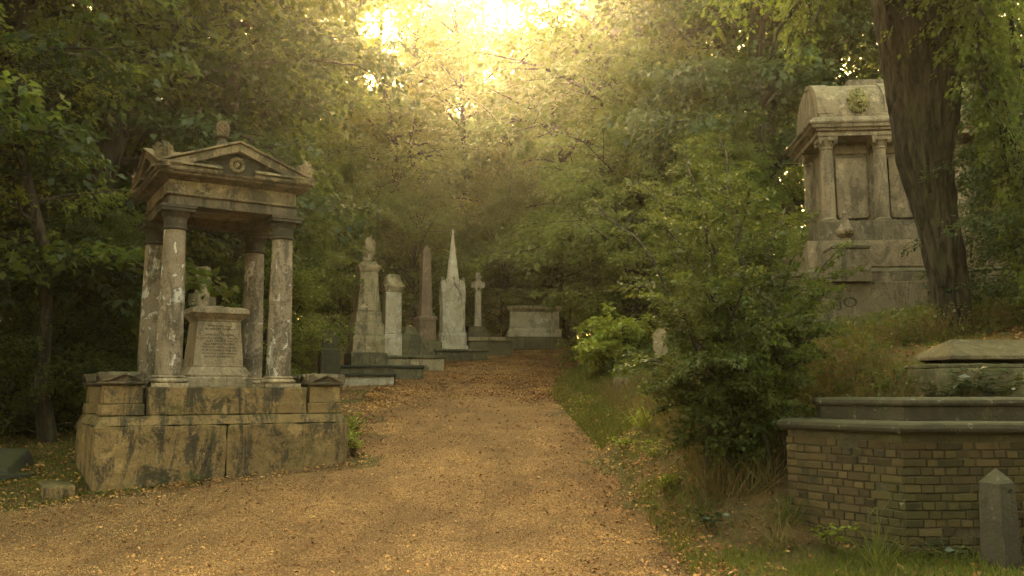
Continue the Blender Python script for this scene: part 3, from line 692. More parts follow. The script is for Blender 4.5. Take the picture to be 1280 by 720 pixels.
# gothic spire
t = mono('spire_monument', 'pale gothic stone monument with a tall pointed spire and gabled faces', 'monument', 565, 433, 30, 12); z = zf(t, 30); u = .0278 / 1.18
m = MB(); m.stack([(z(470), 42 * u), (z(434), 42 * u), (z(432), 38 * u), (z(419), 38 * u), (z(416), 34 * u)]); m.build('spire_base', M['pale'], t, .012, wear=.02, sub=3)
m = MB(); m.stack([(z(416) + .002, 29 * u), (z(374), 29 * u), (z(362), 26 * u)]); b_ = m.build('spire_body', M['pale'], t, .01)
hw = 15.6 * u
for k in range(4):
    Mx = Matrix.Rotation(k * math.pi / 2, 4, 'Z')
    A = [(-hw, z(376)), (-hw * .93, z(367)), (-hw * .6, z(359)), (-hw * .25, z(355)), (0, z(350)), (hw * .25, z(355)), (hw * .6, z(359)), (hw * .93, z(367)), (hw, z(376))]
    I = [(x * .80, zz_ - .13) for x, zz_ in A[::-1]]
    m = MB()
    for i in range(8):
        p, q, r_, s_ = A[i], A[i + 1], I[7 - i], I[8 - i]
        m.prism([p, q, r_, s_], -hw - .05, -hw + .12, 'y', Mx)
    m.prism([(-hw * .78, z(376) - .12), (0, z(350) - .16), (hw * .78, z(376) - .12)], -hw + .01, -hw + .3, 'y', Mx)
    m.ell((0, -hw - .01, z(349)), (.05, .05, .07), 8, 6, Mx)
    m.build('gable', M['pale'], t, .004)
    Mx = Matrix.Rotation(k * math.pi / 2 + math.pi / 4, 4, 'Z') @ Matrix.Translation((0, -hw * 1.38, 0))
    m = MB(); m.stack([(z(416), 5 * u), (z(413), 5 * u), (z(412), 3.2 * u), (z(380), 3.2 * u), (z(379), 5 * u), (z(374), 5.4 * u), (z(373), 4 * u), (z(367), 4 * u), (z(357), .5 * u)], 1, 0, 0, 8, M=Mx); m.build('corner_shaft', M['pale'], t)
m = MB(); m.stack([(z(364), 21 * u), (z(352), 18.5 * u), (z(350), 19 * u), (z(348), 17.5 * u), (z(292), 2.6 * u), (z(289), 3.2 * u), (z(286), .6 * u)], 1, 0, 0, 8); m.build('spire', M['pale'], t, .006)
t = mono('celtic_cross', 'pale tall ringed cross on a mossy stepped foot', 'cross', 597, 420, 33, 14); z = zf(t, 33); u = .0306
m = MB(); m.stack([(z(460), 30 * u), (z(417), 28 * u), (z(416), 23 * u), (z(410), 19 * u), (z(408), 11 * u)], .8); m.build('cross_foot', M['mossy'], t, .02, wear=.03, sub=3)
m = MB(); m.frus(0, 0, z(408) + .002, 8.5 * u, 6 * u, z(366), 6.5 * u, 5 * u); m.frus(0, 0, z(366), 6 * u, 4.6 * u, z(341), 6 * u, 4.6 * u)
m.box(-8.4 * u, -2.2 * u, z(360), 8.4 * u, 2.2 * u, z(353)); m.torus((0, 0, z(356.5)), 5.6 * u, 1.3 * u, 'y', 24, 8); m.build('cross_shaft', M['pale'], t, .012)
t = mono('ledger_tomb', 'low flat ledger slab tomb lying in front of the ringed cross', 'tomb', 612, 434, 31.2, 6); z = zf(t, 31.2); u = .0289
m = MB(); m.box(-26 * u, -.3, -.4, 28 * u, 1.0, z(427)); m.build('ledger_body', M['mossy'], t, .012, wear=.02, sub=3)
m = MB(); m.box(-27.5 * u, -.36, z(427) + .002, 29 * u, 1.06, z(422)); m.build('ledger_lid', M['brownstone'], t, .02, wear=.02, sub=3)
t = mono('chest_tomb', 'large pale chest tomb with an overhanging lid at the far end of the monuments', 'tomb', 667, 437, 35, 4); z = zf(t, 35); u = .0324
m = MB(); m.stack([(-.5, 70 * u), (z(424), 70 * u), (z(422), 67 * u)], .55); m.build('chest_plinth', M['mossy'], t, .02, wear=.03, sub=3)
m = MB(); m.stack([(z(422) + .002, 66 * u), (z(414), 65 * u), (z(412), 62 * u), (z(411.5), 60 * u), (z(391), 60 * u)], .53); m.build('chest_body', M['pale'], t, .012, wear=.015, sub=4)
for sx in (-1, 1):
    m = MB(); m.box(sx * 27.5 * u - .09, -60 * u * .53 / 2 - .03, z(411), sx * 27.5 * u + .09, -60 * u * .53 / 2 + .05, z(391) - .002); m.build('pilaster', M['pale'], t, .01)
m = MB(); m.stack([(z(391) + .002, 62 * u), (z(389), 65 * u), (z(388), 69 * u), (z(385), 69 * u), (z(383.5), 60 * u)], .56); m.build('chest_lid', M['brownstone'], t, .015, wear=.02, sub=4)
# terraces of kerbed graves below the monuments
def terrace(label, px0, px1, pyt, pyb, Y, rz, depth, mat, cap, capw=.05):
    a = site(px0, pyb, Y); b = site(px1, pyb, Y); L_ = (b - a).length
    t = thing('kerbed_grave', label, 'grave', a, R(rz), 'terraced graves stepping up beside the path'); z = zf(t, Y)
    m = MB(); m.box(0, 0, -.8, L_, depth, z(pyt) - .085); m.build('kerb_wall', M[mat], t, .015, wear=.03, sub=5)
    m = MB(); m.box(-.05, -capw, z(pyt) - .083, L_ + .05, depth + .03, z(pyt)); m.build('cover_slab', M[cap], t, .02, wear=.04, sub=5)
terrace('grave with a pale front wall under a dark slab, lowest beside the path', 412, 491, 466, 488, 21.9, 8, 1.15, 'pale', 'slabdark', .08)
terrace('dark kerbed grave directly behind the grave with the pale front wall', 425, 528, 456, 470, 23.2, 8, 1.2, 'mossy', 'slabdark')
terrace('brown walled grave stepping up to the foot of the obelisk', 478, 556, 444, 462, 25.2, 14, 1.6, 'brownstone', 'mossy')
terrace('long mossy grave kerb in front of the spire and ledger tomb', 545, 612, 436, 447, 28.6, 16, 1.4, 'mossy', 'mossy')
terrace('low stone kerb at the foot of the large chest tomb', 604, 702, 434, 444, 33.4, 10, .5, 'mossy', 'mossy')
t = mono('headstone', 'dark mossy headstone on a square block, in shade right of the canopy tomb', 'headstone', 411, 472, 19.6, 20); z = zf(t, 19.6); u = .0181 / 1.25
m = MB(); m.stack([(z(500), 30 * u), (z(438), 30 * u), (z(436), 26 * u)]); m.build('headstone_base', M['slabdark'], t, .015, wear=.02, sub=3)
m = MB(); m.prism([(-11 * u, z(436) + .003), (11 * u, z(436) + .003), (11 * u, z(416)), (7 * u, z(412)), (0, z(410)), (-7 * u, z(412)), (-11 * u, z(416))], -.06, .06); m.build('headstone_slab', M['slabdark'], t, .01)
t = mono('headstone', 'weathered tan headstone half hidden behind the bright leafy bush', 'headstone', 826, 450, 17, -12); z = zf(t, 17); u = .0157
m = MB(); m.prism([(-9 * u, -.5), (9 * u, -.5), (9 * u, z(418)), (5 * u, z(412)), (0, z(410)), (-5 * u, z(412)), (-9 * u, z(418))], -.06, .06); m.build('headstone_slab', M['brownstone'], t, .012, wear=.015, sub=3)
t = thing('stone_stump', 'short broken stone stump in the mossy verge right of the path', 'stump', (2.08, 16.6, G(2.08, 16.6) - .05), R(18))
m = MB(); m.frus(0, 0, -.3, .26, .2, .40, .24, .19); m.build('stump_block', M['brownstone'], t, .015, wear=.03, sub=4)
m = MB(); m.frus(.28, .05, -.3, .3, .25, .32, .22, .2); m.build('stump_block', M['slabdark'], t, .02, wear=.05, sub=4)

# ------------------------------------------------------------------ mausoleum on the right bank
MY = 17.0
ma = thing('mausoleum', 'large brown stone mausoleum with columns and a lion mask, standing behind the leaning trunk', 'mausoleum', P(1027, 300, MY), R(-5)); z = zf(ma, MY)
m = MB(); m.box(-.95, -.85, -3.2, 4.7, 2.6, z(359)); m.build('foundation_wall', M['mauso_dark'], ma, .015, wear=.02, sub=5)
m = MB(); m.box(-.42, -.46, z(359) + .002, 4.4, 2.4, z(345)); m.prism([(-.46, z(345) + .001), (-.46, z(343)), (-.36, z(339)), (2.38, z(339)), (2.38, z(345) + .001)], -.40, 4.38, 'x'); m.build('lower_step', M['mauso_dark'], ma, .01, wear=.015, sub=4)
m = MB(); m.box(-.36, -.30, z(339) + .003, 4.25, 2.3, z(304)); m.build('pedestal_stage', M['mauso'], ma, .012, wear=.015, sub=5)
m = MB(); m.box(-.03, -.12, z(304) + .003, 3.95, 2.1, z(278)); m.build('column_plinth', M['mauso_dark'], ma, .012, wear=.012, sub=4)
for x0, x1 in ((.55, 1.9), (2.05, 3.6)):
    m = MB(); m.box(x0, -.33, z(337), x1, -.28, z(307)); m.build('stage_panel', M['mauso'], ma, .01)
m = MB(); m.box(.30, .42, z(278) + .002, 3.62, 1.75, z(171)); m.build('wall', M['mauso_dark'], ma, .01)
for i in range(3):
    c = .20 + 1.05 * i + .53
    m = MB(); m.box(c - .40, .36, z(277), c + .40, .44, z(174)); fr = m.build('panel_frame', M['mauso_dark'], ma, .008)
    m = MB(); m.prism([(c - .28, z(270)), (c + .26, z(270)), (c + .31, z(266)), (c + .31, z(194)), (c - .31, z(194)), (c - .31, z(266))], .30, .37); m.box(c - .33, .32, z(188), c + .33, .37, z(178)); m.build('panel', M['mauso'], fr, .01)
def mcol(x, y):
    m = MB(); n = 10; a, b = z(272), z(187)
    m.lathe([(lerp(.137, .118, (i / n) ** 1.6), lerp(a, b, i / n)) for i in range(n + 1)], 28, x, y); c = m.build('column', M['mauso'], ma, smooth=True)
    m = MB(); m.stack([(z(278) + .004, .36), (z(276), .36)], 1, x, y); m.lathe([(.17, z(276) + .002), (.182, z(275)), (.17, z(274)), (.15, z(273.2)), (.137, z(272))], 28, x, y); m.build('column_base', M['mauso'], c, smooth=True)
    m = MB(); m.lathe([(.12, z(187)), (.135, z(186)), (.135, z(185)), (.125, z(184)), (.14, z(181)), (.175, z(177))], 28, x, y); m.stack([(z(177) + .002, .36), (z(175), .38), (z(172) - .003, .38)], 1, x, y)
    for k in range(4):
        Mx = Matrix.Translation((x, y, 0)) @ Matrix.Rotation(k * math.pi / 2 + math.pi / 4, 4, 'Z'); m.ell((0, -.21, z(178.5)), (.035, .045, .05), 8, 6, Mx)
    m.build('capital', M['mauso'], c, smooth=True)
for i in range(4): mcol(.20 + 1.05 * i, .13)
mcol(.20, 1.45)
for y0 in (.75,):
    m = MB(); m.box(.24, y0, z(277), .33, y0 + .5, z(180)); m.build('side_panel', M['mauso'], ma, .01)
m = MB(); m.box(-.02, -.08, z(172) + .002, 3.92, 1.95, z(166)); m.build('architrave', M['mauso'], ma, .01)
m = MB(); m.stack([(z(166) + .002, 3.98), (z(163), 4.02), (z(162), 4.16), (z(158), 4.20), (z(157.5), 4.27), (z(155), 4.30), (z(149), 4.06)], .53, 1.95, .93); m.build('cornice', M['mauso'], ma, .01, wear=.012, sub=4)
zb, ztop = z(149) + .002, z(92)
arc = [(.02 + .95 * (1 - math.cos(q)), lerp(zb + .10, ztop, math.sin(q) ** .9)) for q in np.linspace(0, math.pi, 27)]
m = MB(); m.prism([(1.93, zb), (-.01, zb), (-.01, zb + .10)] + arc + [(1.93, zb + .10)], .06, 3.85, 'x'); m.build('curved_attic', M['mauso'], ma, .008)
for x0, x1 in ((.03, .34), (1.36, 1.52), (2.56, 2.72), (3.54, 3.85)):
    m = MB(); off = .03
    
    for i_ in range(13):
        (a0_, b0_), (a1_, b1_) = arc[i_], arc[i_ + 1]
        m.prism([(a0_ - off, b0_ + off * .5), (a1_ - off, b1_ + off * .5), (a1_ + .05, b1_ - .05), (a0_ + .05, b0_ - .05)], x0, x1, 'x')
    m.build('attic_rib', M['mauso'], ma, .006)
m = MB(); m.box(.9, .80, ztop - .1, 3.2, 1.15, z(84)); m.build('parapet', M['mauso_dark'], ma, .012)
# lion mask
def lion(cx, cz):
    m = MB(); y0 = .03
    for ring, (rr, nn, s_) in enumerate(((.20, 15, .062), (.155, 13, .055), (.115, 11, .045))):
        for i in range(nn):
            a_ = 2 * math.pi * (i + .5 * ring) / nn
            m.ell((cx + rr * .86 * math.cos(a_), y0 - .03 * ring - .01, cz + rr * 1.12 * math.sin(a_)), (s_ * (.75 + .2 * math.sin(7 * a_)), .05, s_ * (.95 + .2 * math.cos(5 * a_))), 8, 6)
    m.ell((cx, y0 - .07, cz), (.115, .11, .145), 14, 10)
    m.ell((cx, y0 - .15, cz - .06), (.06, .075, .055), 12, 8)                       # muzzle
    m.ell((cx, y0 - .145, cz + .02), (.027, .05, .085), 10, 8)                      # nose bridge
    m.ell((cx, y0 - .215, cz - .035), (.028, .018, .018), 8, 6)                     # nose
    for s_ in (-1, 1):
        m.ell((cx + s_ * .055, y0 - .15, cz + .065), (.045, .03, .018), 10, 6)       # brows
        m.ell((cx + s_ * .05, y0 - .155, cz + .035), (.018, .014, .012), 8, 6)       # eyes
        m.ell((cx + s_ * .035, y0 - .205, cz - .075), (.032, .028, .03), 8, 6)       # cheeks of the muzzle
        m.ell((cx + s_ * .095, y0 - .06, cz + .14), (.032, .03, .036), 8, 6)         # ears
    m.ell((cx, y0 - .14, cz - .13), (.045, .05, .03), 10, 6)                        # chin
    for i in range(5): m.ell((cx + (i - 2) * .04, y0 - .09, cz - .19 - .02 * (2 - abs(i - 2))), (.022, .04, .05), 8, 6)
    m.build('lion_mask', M['mossy_gold'], ma, smooth=True)
M['mossy_gold'] = stone('mossy_carving_stone', (.26, .21, .08), (.17, .14, .05), k_dark=.5, k_moss=.5, k_lich=.1, scale=1.5)
lion(.84, z(127))
# corner pier of the enclosure
m = MB(); m.box(-.10, -1.0, z(360), .62, -.40, z(322)); m.stack([(z(322) + .002, .66), (z(320), .72), (z(317), .72), (z(316), .66), (z(312), .5)], .85, .26, -.70); pr = m.build('enclosure_pier', M['mauso_dark'], ma, .01, wear=.012, sub=4)
zfb = z(316) + .02
m = MB(); hh = z(271) - zfb
m.lathe([(.15, zfb), (.15, zfb + hh * .06), (.10, zfb + hh * .13), (.085, zfb + hh * .20), (.17, zfb + hh * .30), (.185, zfb + hh * .38), (.175, zfb + hh * .44)], 10, .26, -.70); m.stack([(zfb + hh * .441, .30), (zfb + hh * .48, .24), (zfb + hh * .60, .15), (zfb + hh * .86, .085), (zfb + hh * .87, .11), (zfb + hh, .01)], 1, .26, -.70, 8)
m.build('pier_finial', M['mauso'], pr)
m = MB(); m.box(-2.4, -.75, z(425), -.45, -.35, z(352)); m.box(-2.4, -.80, z(351.5), -.44, -.30, z(346)); m.build('enclosure_wall', M['mauso_dark'], ma, .012)
text('JO', .27, M['soot'], 'lettering', ma, Matrix.Translation((.20, -.862, zat(384, MY - .85) - ma.location.z)) @ Matrix.Rotation(math.pi / 2, 4, 'X'), .004, 1.25)

# ------------------------------------------------------------------ brick tomb in the right foreground
PL = [Vector(p) for p in ((3.556, 8.0), (7.2, 8.17), (7.2, 10.0), (3.15, 10.0), (2.87, 9.15), (2.985, 8.85))]
def offset(poly, d):
    out = []; n = len(poly)
    for i in range(n):
        a, b, c = poly[i - 1], poly[i], poly[(i + 1) % n]
        e1 = (b - a).normalized(); e2 = (c - b).normalized()
        n1 = Vector((e1.y, -e1.x)); n2 = Vector((e2.y, -e2.x)); k = (n1 + n2); k /= max(.3, 1 + n1.dot(n2))
        out.append(b + k * d)
    return out
def rings(prof, base, mb):
    n = len(base); vs = []; fs = []
    for d, z_ in prof:
        vs += [(p.x, p.y, z_) for p in offset(base, d)]
    for j in range(len(prof) - 1):
        for i in range(n): fs.append((j * n + i, j * n + (i + 1) % n, (j + 1) * n + (i + 1) % n, (j + 1) * n + i))
    fs.append(tuple(range(n - 1, -1, -1))); fs.append(tuple((len(prof) - 1) * n + i for i in range(n)))
    mb.add(vs, fs)
BT = thing('brick_tomb', 'mossy old brick tomb with canted corners and a rounded stone coping in the right foreground', 'tomb', (0, 0, 0))
ZC = 1.215
m = MB(); rings([(-.012, -.4), (-.012, ZC - .002)], PL, m); m.build('mortar_core', M['mortar'], BT)
rb = random.Random(5); bk = MB()
def brick_face(p, q, z0, z1, hole=None):
    e = (q - p); L_ = e.length; e.normalize(); nrm = Vector((e.y, -e.x)); row = 0; zz_ = z0
    while zz_ + .066 < z1 + .004:
        x = -.002; k = (rb.random() < .5) if row % 2 == 0 else 1
        while x < L_ - .02:
            w = .218 if k % 2 == 0 else .104
            if row % 2 and x < 0: w = .16
            x1 = min(x + w, L_ + .002)
            if x1 - x > .025 and not (hole and hole[0] < (x + x1) / 2 < hole[1] and row == hole[2]):
                j = lambda s=.003: rb.uniform(-s, s)
                pr = .006 + j(.006); ch = .006
                ins = rb.random() < .06
                if ins: pr -= .018
                a, b, c, d = x + j(), x1 + j(), zz_ + j(), zz_ + .066 + j()
                tl = j(.004)
                vs = []
                for dd, cc in ((-.05, 0), (pr - ch, 0), (pr, ch)):
                    for xx, z_ in ((a + cc, c + cc), (b - cc, c + cc), (b - cc, d - cc), (a + cc, d - cc)):
                        w_ = p + e * xx + nrm * (dd + (tl if z_ > (c + d) / 2 else -tl) * (dd > 0)); vs.append((w_.x, w_.y, z_ + j(.0015)))
                bk.add(vs, [(i, (i + 1) % 4, 4 + (i + 1) % 4, 4 + i) for i in range(4)] + [(4 + i, 4 + (i + 1) % 4, 8 + (i + 1) % 4, 8 + i) for i in range(4)] + [(8, 9, 10, 11), (3, 2, 1, 0)])
            x = x1 + .011; k += (row % 2 == 0)
        row += 1; zz_ += .077
brick_face(PL[5], PL[0], -.31, ZC - .005, (.36, .56, 18)); brick_face(PL[0], PL[1], -.31, ZC - .005); brick_face(PL[4], PL[5], -.31, ZC - .005)
o = bk.build('brickwork', M['brick'], BT, wear=.008, sub=1)
m = MB(); rings([(.0, ZC), (.055, ZC + .004), (.085, ZC + .03), (.092, ZC + .055), (.08, ZC + .085), (.045, ZC + .105), (-.12, ZC + .112)], PL, m); m.build('coping', M['coping'], BT, .004, smooth=True, wear=.018, sub=4)
t = thing('ledger_stone', 'long dark ledger stone with a rounded rim lying on top of the brick tomb', 'ledger stone', (0, 0, ZC + .114))
m = MB(); rings([(-.30, 0), (-.30, .13), (-.275, .14), (-.265, .165), (-.275, .195), (-.31, .212), (-.42, .216)], [PL[0], PL[1], PL[2], PL[3], PL[4] + Vector((.06, 0))], m); m.build('ledger_slab', M['coping'], t, .004, smooth=True, wear=.016, sub=4)
t = thing('marker_post', 'small grey stone marker post with a pyramid top standing before the brick tomb', 'marker post', (4.19, 7.62, G(4.19, 7.62) - .05), R(26))
zz_ = zat(603, 7.62) - t.location.z; za_ = zat(585, 7.62) - t.location.z
m = MB(); m.stack([(-.2, .245), (zz_, .195), (za_, .008)]); m.build('post_shaft', M['post'], t, .006, wear=.008, sub=4)
m = MB(); m.torus((.03, -.100, zz_ - .06), .018, .007, 'y', 14, 6); m.build('post_ring', M['slabdark'], t, smooth=True)
# hipped tomb behind it
t = thing('hipped_tomb', 'low stone tomb with a hipped lid on dark stepped slabs behind the brick tomb', 'tomb', P(1190, 450, 10.2), R(3)); z = zf(t, 10.2)
m = MB(); m.add([(0, 0, z(449)), (3.4, 0, z(449)), (3.4, 1.0, z(449)), (0, 1.0, z(449)), (0, 0, z(444)), (3.4, 0, z(444)), (3.4, 1.0, z(444)), (0, 1.0, z(444)), (.28, .5, z(421)), (2.8, .5, z(421))],
      [(3, 2, 1, 0), (0, 1, 5, 4), (1, 2, 6, 5), (2, 3, 7, 6), (3, 0, 4, 7), (4, 5, 9, 8), (5, 6, 9), (6, 7, 8, 9), (7, 4, 8)]); m.build('hipped_lid', M['lid'], t, .01, wear=.02, sub=5)
m = MB(); m.box(.30, .30, z(475), 3.2, .9, z(449) - .003); m.build('tomb_chest', M['slabdark'], t, .01)
m = MB(); m.box(-.28, -.22, z(500), 3.7, 1.3, z(461)); m.box(-.24, -.16, z(461) + .002, 3.6, 1.2, z(455)); m.build('stepped_slab', M['mossy'], t, .015, wear=.03, sub=5)
# ------------------------------------------------------------------ the large leaning tree on the right
BY = 12.2
prof = [(470, 1199, 72), (440, 1199, 58), (415, 1197, 49), (340, 1185, 47), (260, 1168, 56), (193, 1157, 70), (127, 1156, 86), (60, 1149, 94), (0, 1142, 104), (-60, 1140, 110)]
cp = []; rad = []
for i in range(len(prof) - 1):
    for k in range(14):
        s = k / 14; a = [lerp(prof[i][j], prof[i + 1][j], s) for j in range(3)]
        q = P(a[1], a[0], BY); cp.append(Vector((q.x, q.y, q.z))); rad.append(a[2] / 2 * BY / FPX * .92)
NS = 110
vs = []; fs = []; L_ = 0
for i, (c, r) in enumerate(zip(cp, rad)):
    if i: L_ += (c - cp[i - 1]).length
    for j in range(NS):
        a = 2 * math.pi * j / NS; tw = a + L_ * .22
        d = Vector((math.cos(a), math.sin(a), 0))
        lobes = .10 * math.sin(2 * tw + .6) + .07 * math.sin(3 * tw - 1.2) + .05 * math.sin(5 * tw + 2)
        fl = max(0, 1 - L_ / .7); lobes += fl * (.25 * max(0, math.sin(4 * a + 1)) + .1)
        q = Vector((math.cos(tw) * r * 7, math.sin(tw) * r * 7, L_ * 1.5))
        f = noise.noise(q) + .5 * noise.noise(q * 2.1 + Vector((3, 1, 7)))
        q2 = Vector((math.cos(tw) * r * 20, math.sin(tw) * r * 20, L_ * 4)); f2 = noise.noise(q2)
        rr = r * (1 + lobes * .75) + .034 * f - .045 * max(0, .22 - abs(f)) / .22 + .016 * f2
        vs.append(tuple(c + d * rr))
for i in range(len(cp) - 1):
    for j in range(NS): fs.append((i * NS + j, i * NS + (j + 1) % NS, (i + 1) * NS + (j + 1) % NS, (i + 1) * NS + j))
bt = thing('leaning_tree', 'large old tree with a thick furrowed leaning trunk, standing before the mausoleum', 'tree', (cp[14].x, cp[14].y, G(cp[14].x, cp[14].y)))
off = Vector(bt.location)
mb = MB(); mb.add([Vector(v) - off for v in vs], fs)
mb.build('trunk', M['bark_big'], bt, smooth=True)
top = cp[-1]; r = np.random.default_rng(77)
lb = MB(); lv = Leaves(78)
PRUNE = True
def limb(start, ctrl, end, r0, seg=9, nt=16, sl=1.0, nleaf=70, L=.085, W=.05, droop=.35, t0=.25):
    a, b, c = (np.array(x, float) for x in (start, ctrl, end)); pts = []
    for i in range(seg + 1):
        t = i / seg; p = (1 - t) ** 2 * a + 2 * t * (1 - t) * b + t * t * c
        pts.append(p + r.normal(0, .05, 3) * (i > 0))
    lb.tube([Vector(p) - off for p in pts], [r0 * (1 - .9 * i / seg) + .008 for i in range(seg + 1)], 8)
    for j in range(nt):
        q = t0 + (1 - t0) * (j + r.random()) / nt; o = along(pts, min(q, .999)); d = along(pts, min(1, q + .06)) - along(pts, max(0, q - .06)); d /= np.linalg.norm(d) + 1e-9
        an = R(r.uniform(20, 80)) * (1 if j % 2 else -1)
        dd = np.array([d[0] * math.cos(an) - d[1] * math.sin(an), d[0] * math.sin(an) + d[1] * math.cos(an), d[2] * .5 + r.normal(-.05, .25)])
        l = sl * r.uniform(.6, 1.25) * (1.1 - .4 * q)
        tip = o + dd * l * .7
        if PRUNE and any(2.0 < p_[0] < 5.8 and 5 < p_[1] < 16.5 and 2.0 < p_[2] < 6.9 for p_ in (o, tip)): continue
        e1 = o + dd * l * .5; e1[2] -= droop * l * .12; e2 = o + dd * l; e2[2] -= droop * l
        lb.tube([Vector(o) - off, Vector(e1) - off, Vector(e2) - off], [.012, .007, .003], 3)
        for k in range(3):
            s = .15 + .28 * k; oo = o + dd * l * s; oo[2] -= droop * l * s * s
            sd = R(r.uniform(25, 60)) * (1 if k % 2 else -1)
            d3 = np.array([dd[0] * math.cos(sd) - dd[1] * math.sin(sd), dd[0] * math.sin(sd) + dd[1] * math.cos(sd), dd[2] + r.normal(0, .2)])
            lv.spray(oo - np.array(off), d3, l * .62, int(nleaf / 3), L, W, droop, .34, .06)
T = tuple(top)
for px, py, Y, nt, r0 in ((905, 20, 11.2, 22, .10), (955, 75, 11.4, 22, .09), (1010, 45, 10.9, 20, .09), (1040, -20, 10.5, 18, .09), (985, -50, 12.5, 20, .10), 
                          (1235, 40, 10.6, 18, .10), (1290, 100, 10.9, 20, .10), (1275, 190, 11.2, 20, .08), (1275, 260, 11.3, 20, .07), (1295, 300, 11.0, 22, .08), (1282, 345, 11.6, 18, .06),
                          (1320, 10, 10.2, 20, .10), (1245, 140, 11.0, 14, .05), (1262, 240, 11.3, 14, .05)):
    e = P(px, py, Y); sgn = 1 if px > 1140 else -1
    c = (lerp(T[0], e.x, .55), lerp(T[1], e.y, .5), max(T[2], e.z) + (.5 if py < 120 else .0))
    limb(T if py < 130 else (T[0] + .3, T[1] - .1, T[2] - .8), c, e, r0, nt=nt)
for X, Y, Z, nt in ((9.5, 9.0, 8.8, 26), (10.5, 13, 9, 24), (6.8, 6.2, 8.6, 26), (4.4, 6.6, 8.8, 24), (8.2, 7.2, 9.5, 24), (6, 10, 11.5, 26), (9, 16, 11, 22), (6.5, 4.5, 8, 24), (8.6, 5.0, 7.6, 24)):  # overhead limbs out of view, added to shade the right side
    limb(T, (lerp(T[0], X, .4), lerp(T[1], Y, .4), max(T[2] + 1.2, Z)), (X, Y, Z), .14, nt=nt, sl=1.5, nleaf=90, L=.11, W=.065)
lb.build('limbs', M['bark_big'], bt, smooth=True)
lv.obj('crown', M['leaf_mid'], bt)

PRUNE = False
# ------------------------------------------------------------------ many stemmed bush beside the brick tomb
def bush(name, label, base, targets, nt, sl, nleaf, L, W, mat, r0=.022, spread=.28, droop=.2, cat='bush', t0=.22, seed=1):
    global r, lb, lv, off
    t = thing(name, label, cat, base); off = Vector(base); r = np.random.default_rng(seed); lb = MB(); lv = Leaves(seed + 50)
    for k, e in enumerate(targets):
        b = np.array(base) + np.array([r.normal(0, spread * .5), r.normal(0, spread * .5), -.08])
        c = (lerp(b[0], e[0], .22), lerp(b[1], e[1], .25), lerp(b[2], e[2], .62))
        limb(b, c, e, r0, nt=nt, sl=sl, nleaf=nleaf, L=L, W=W, droop=droop, t0=t0)
    lb.build('stems', M['bark'], t, smooth=True); lv.obj('foliage', M[mat], t); return t
bx, by = 2.58, 10.0
tg = [P(px, py, Y) for px, py, Y in ((820, 280, 10.4), (850, 235, 10.9), (880, 285, 9.7), (905, 220, 10.6), (935, 245, 10.0), (965, 290, 10.5), (990, 330, 9.8), (1010, 385, 10.0), (1035, 335, 10.8),
      (800, 440, 9.8), (840, 380, 9.4), (885, 360, 9.2), (930, 340, 9.3), (965, 400, 9.3), (1000, 450, 9.6), (860, 300, 11.6), (920, 300, 11.4), (825, 480, 10.2), (1010, 420, 9.9), (992, 505, 9.7), (1030, 350, 10.8), (985, 260, 11.5), (805, 365, 10.0), (740, 255, 12.8), (800, 215, 12.3), (850, 185, 12.0), (900, 170, 11.6), (880, 450, 9.2), (945, 470, 9.3))]
bush('many_stemmed_bush', 'dark many stemmed bush fanning up beside the left end of the brick tomb', (bx, by, G(bx, by)), tg, 17, .62, 100, .062, .034, 'leaf_shrub', seed=3, r0=.017)
# bright broad leaved bush at the bend of the path
p = P(778, 462, 19.5); b = (p.x, p.y, G(p.x, p.y)); rr = np.random.default_rng(9)
tg = [P(776 + 50 * math.cos(a) * q, 428 - 42 * math.sin(a) * q, 19.5 + d) for a, q, d in zip(rr.uniform(-.2, 3.4, 30), rr.uniform(.35, 1, 30), rr.uniform(-1.1, .9, 30))]
bush('laurel_bush', 'rounded bright green broad leaved bush at the bend of the path', b, tg, 6, .42, 30, .17, .075, 'leaf_bright', r0=.012, seed=4, t0=.45)

# ------------------------------------------------------------------ small plants on the verges
def plant(name, label, cat, x, y, n, L, W, mat, h=.3, group=None, seed=0, spread=.22, flat=.3):
    rr = np.random.default_rng(seed + 300); z0 = G(x, y); t = thing(name, label, cat, (x, y, z0), 0, group)
    lf = Leaves(seed + 400); st = MB()
    for k in range(max(4, n // 9)):
        a = rr.uniform(0, 6.28); q = rr.uniform(.2, 1) * spread; hh = h * rr.uniform(.5, 1.1)
        e = np.array([q * math.cos(a), q * math.sin(a), hh]); st.tube([(0, 0, -.03), tuple(e * .6 + np.array([0, 0, hh * .15])), tuple(e)], [.006, .004, .002], 4)
        m_ = 9; tt = rr.random(m_) * .6 + .4
        pos = e * tt[:, None]; d = rr.normal(0, 1, (m_, 3)); d[:, 2] = np.abs(d[:, 2]) * flat
        nn = np.array([0, 0, 1.]) + rr.normal(0, .4, (m_, 3)); s = rr.uniform(.6, 1.15, m_)
        lf.put(pos, d, nn, L * s, W * s)
    st.build('stems', M['grass_dry'], t); lf.obj('leaves', M[mat], t); return t
def tuft(name, label, x, y, n, L, W, mat, seed, group=None, lean=.55):
    rr = np.random.default_rng(seed + 500); t = thing(name, label, 'plant', (x, y, G(x, y)), 0, group); lf = Leaves(seed)
    pos = np.c_[rr.normal(0, .06, (n, 2)), np.full(n, -.02)]; d = np.c_[rr.normal(0, lean, (n, 2)), rr.uniform(.5, 1.1, n)]
    nn = np.c_[-d[:, :2], np.full(n, .4)]; s = rr.uniform(.5, 1.1, n); lf.put(pos, d, nn, L * s, W * np.ones(n))
    pos2 = pos + (d / np.linalg.norm(d, axis=1, keepdims=True)) * (L * s * .8)[:, None]; d2 = d.copy(); d2[:, 2] -= .9; lf.put(pos2, d2, nn, L * s * .5, W * .8 * np.ones(n))
    lf.obj('blades', M[mat], t); return t
VP = 'leafy weeds along the verge'
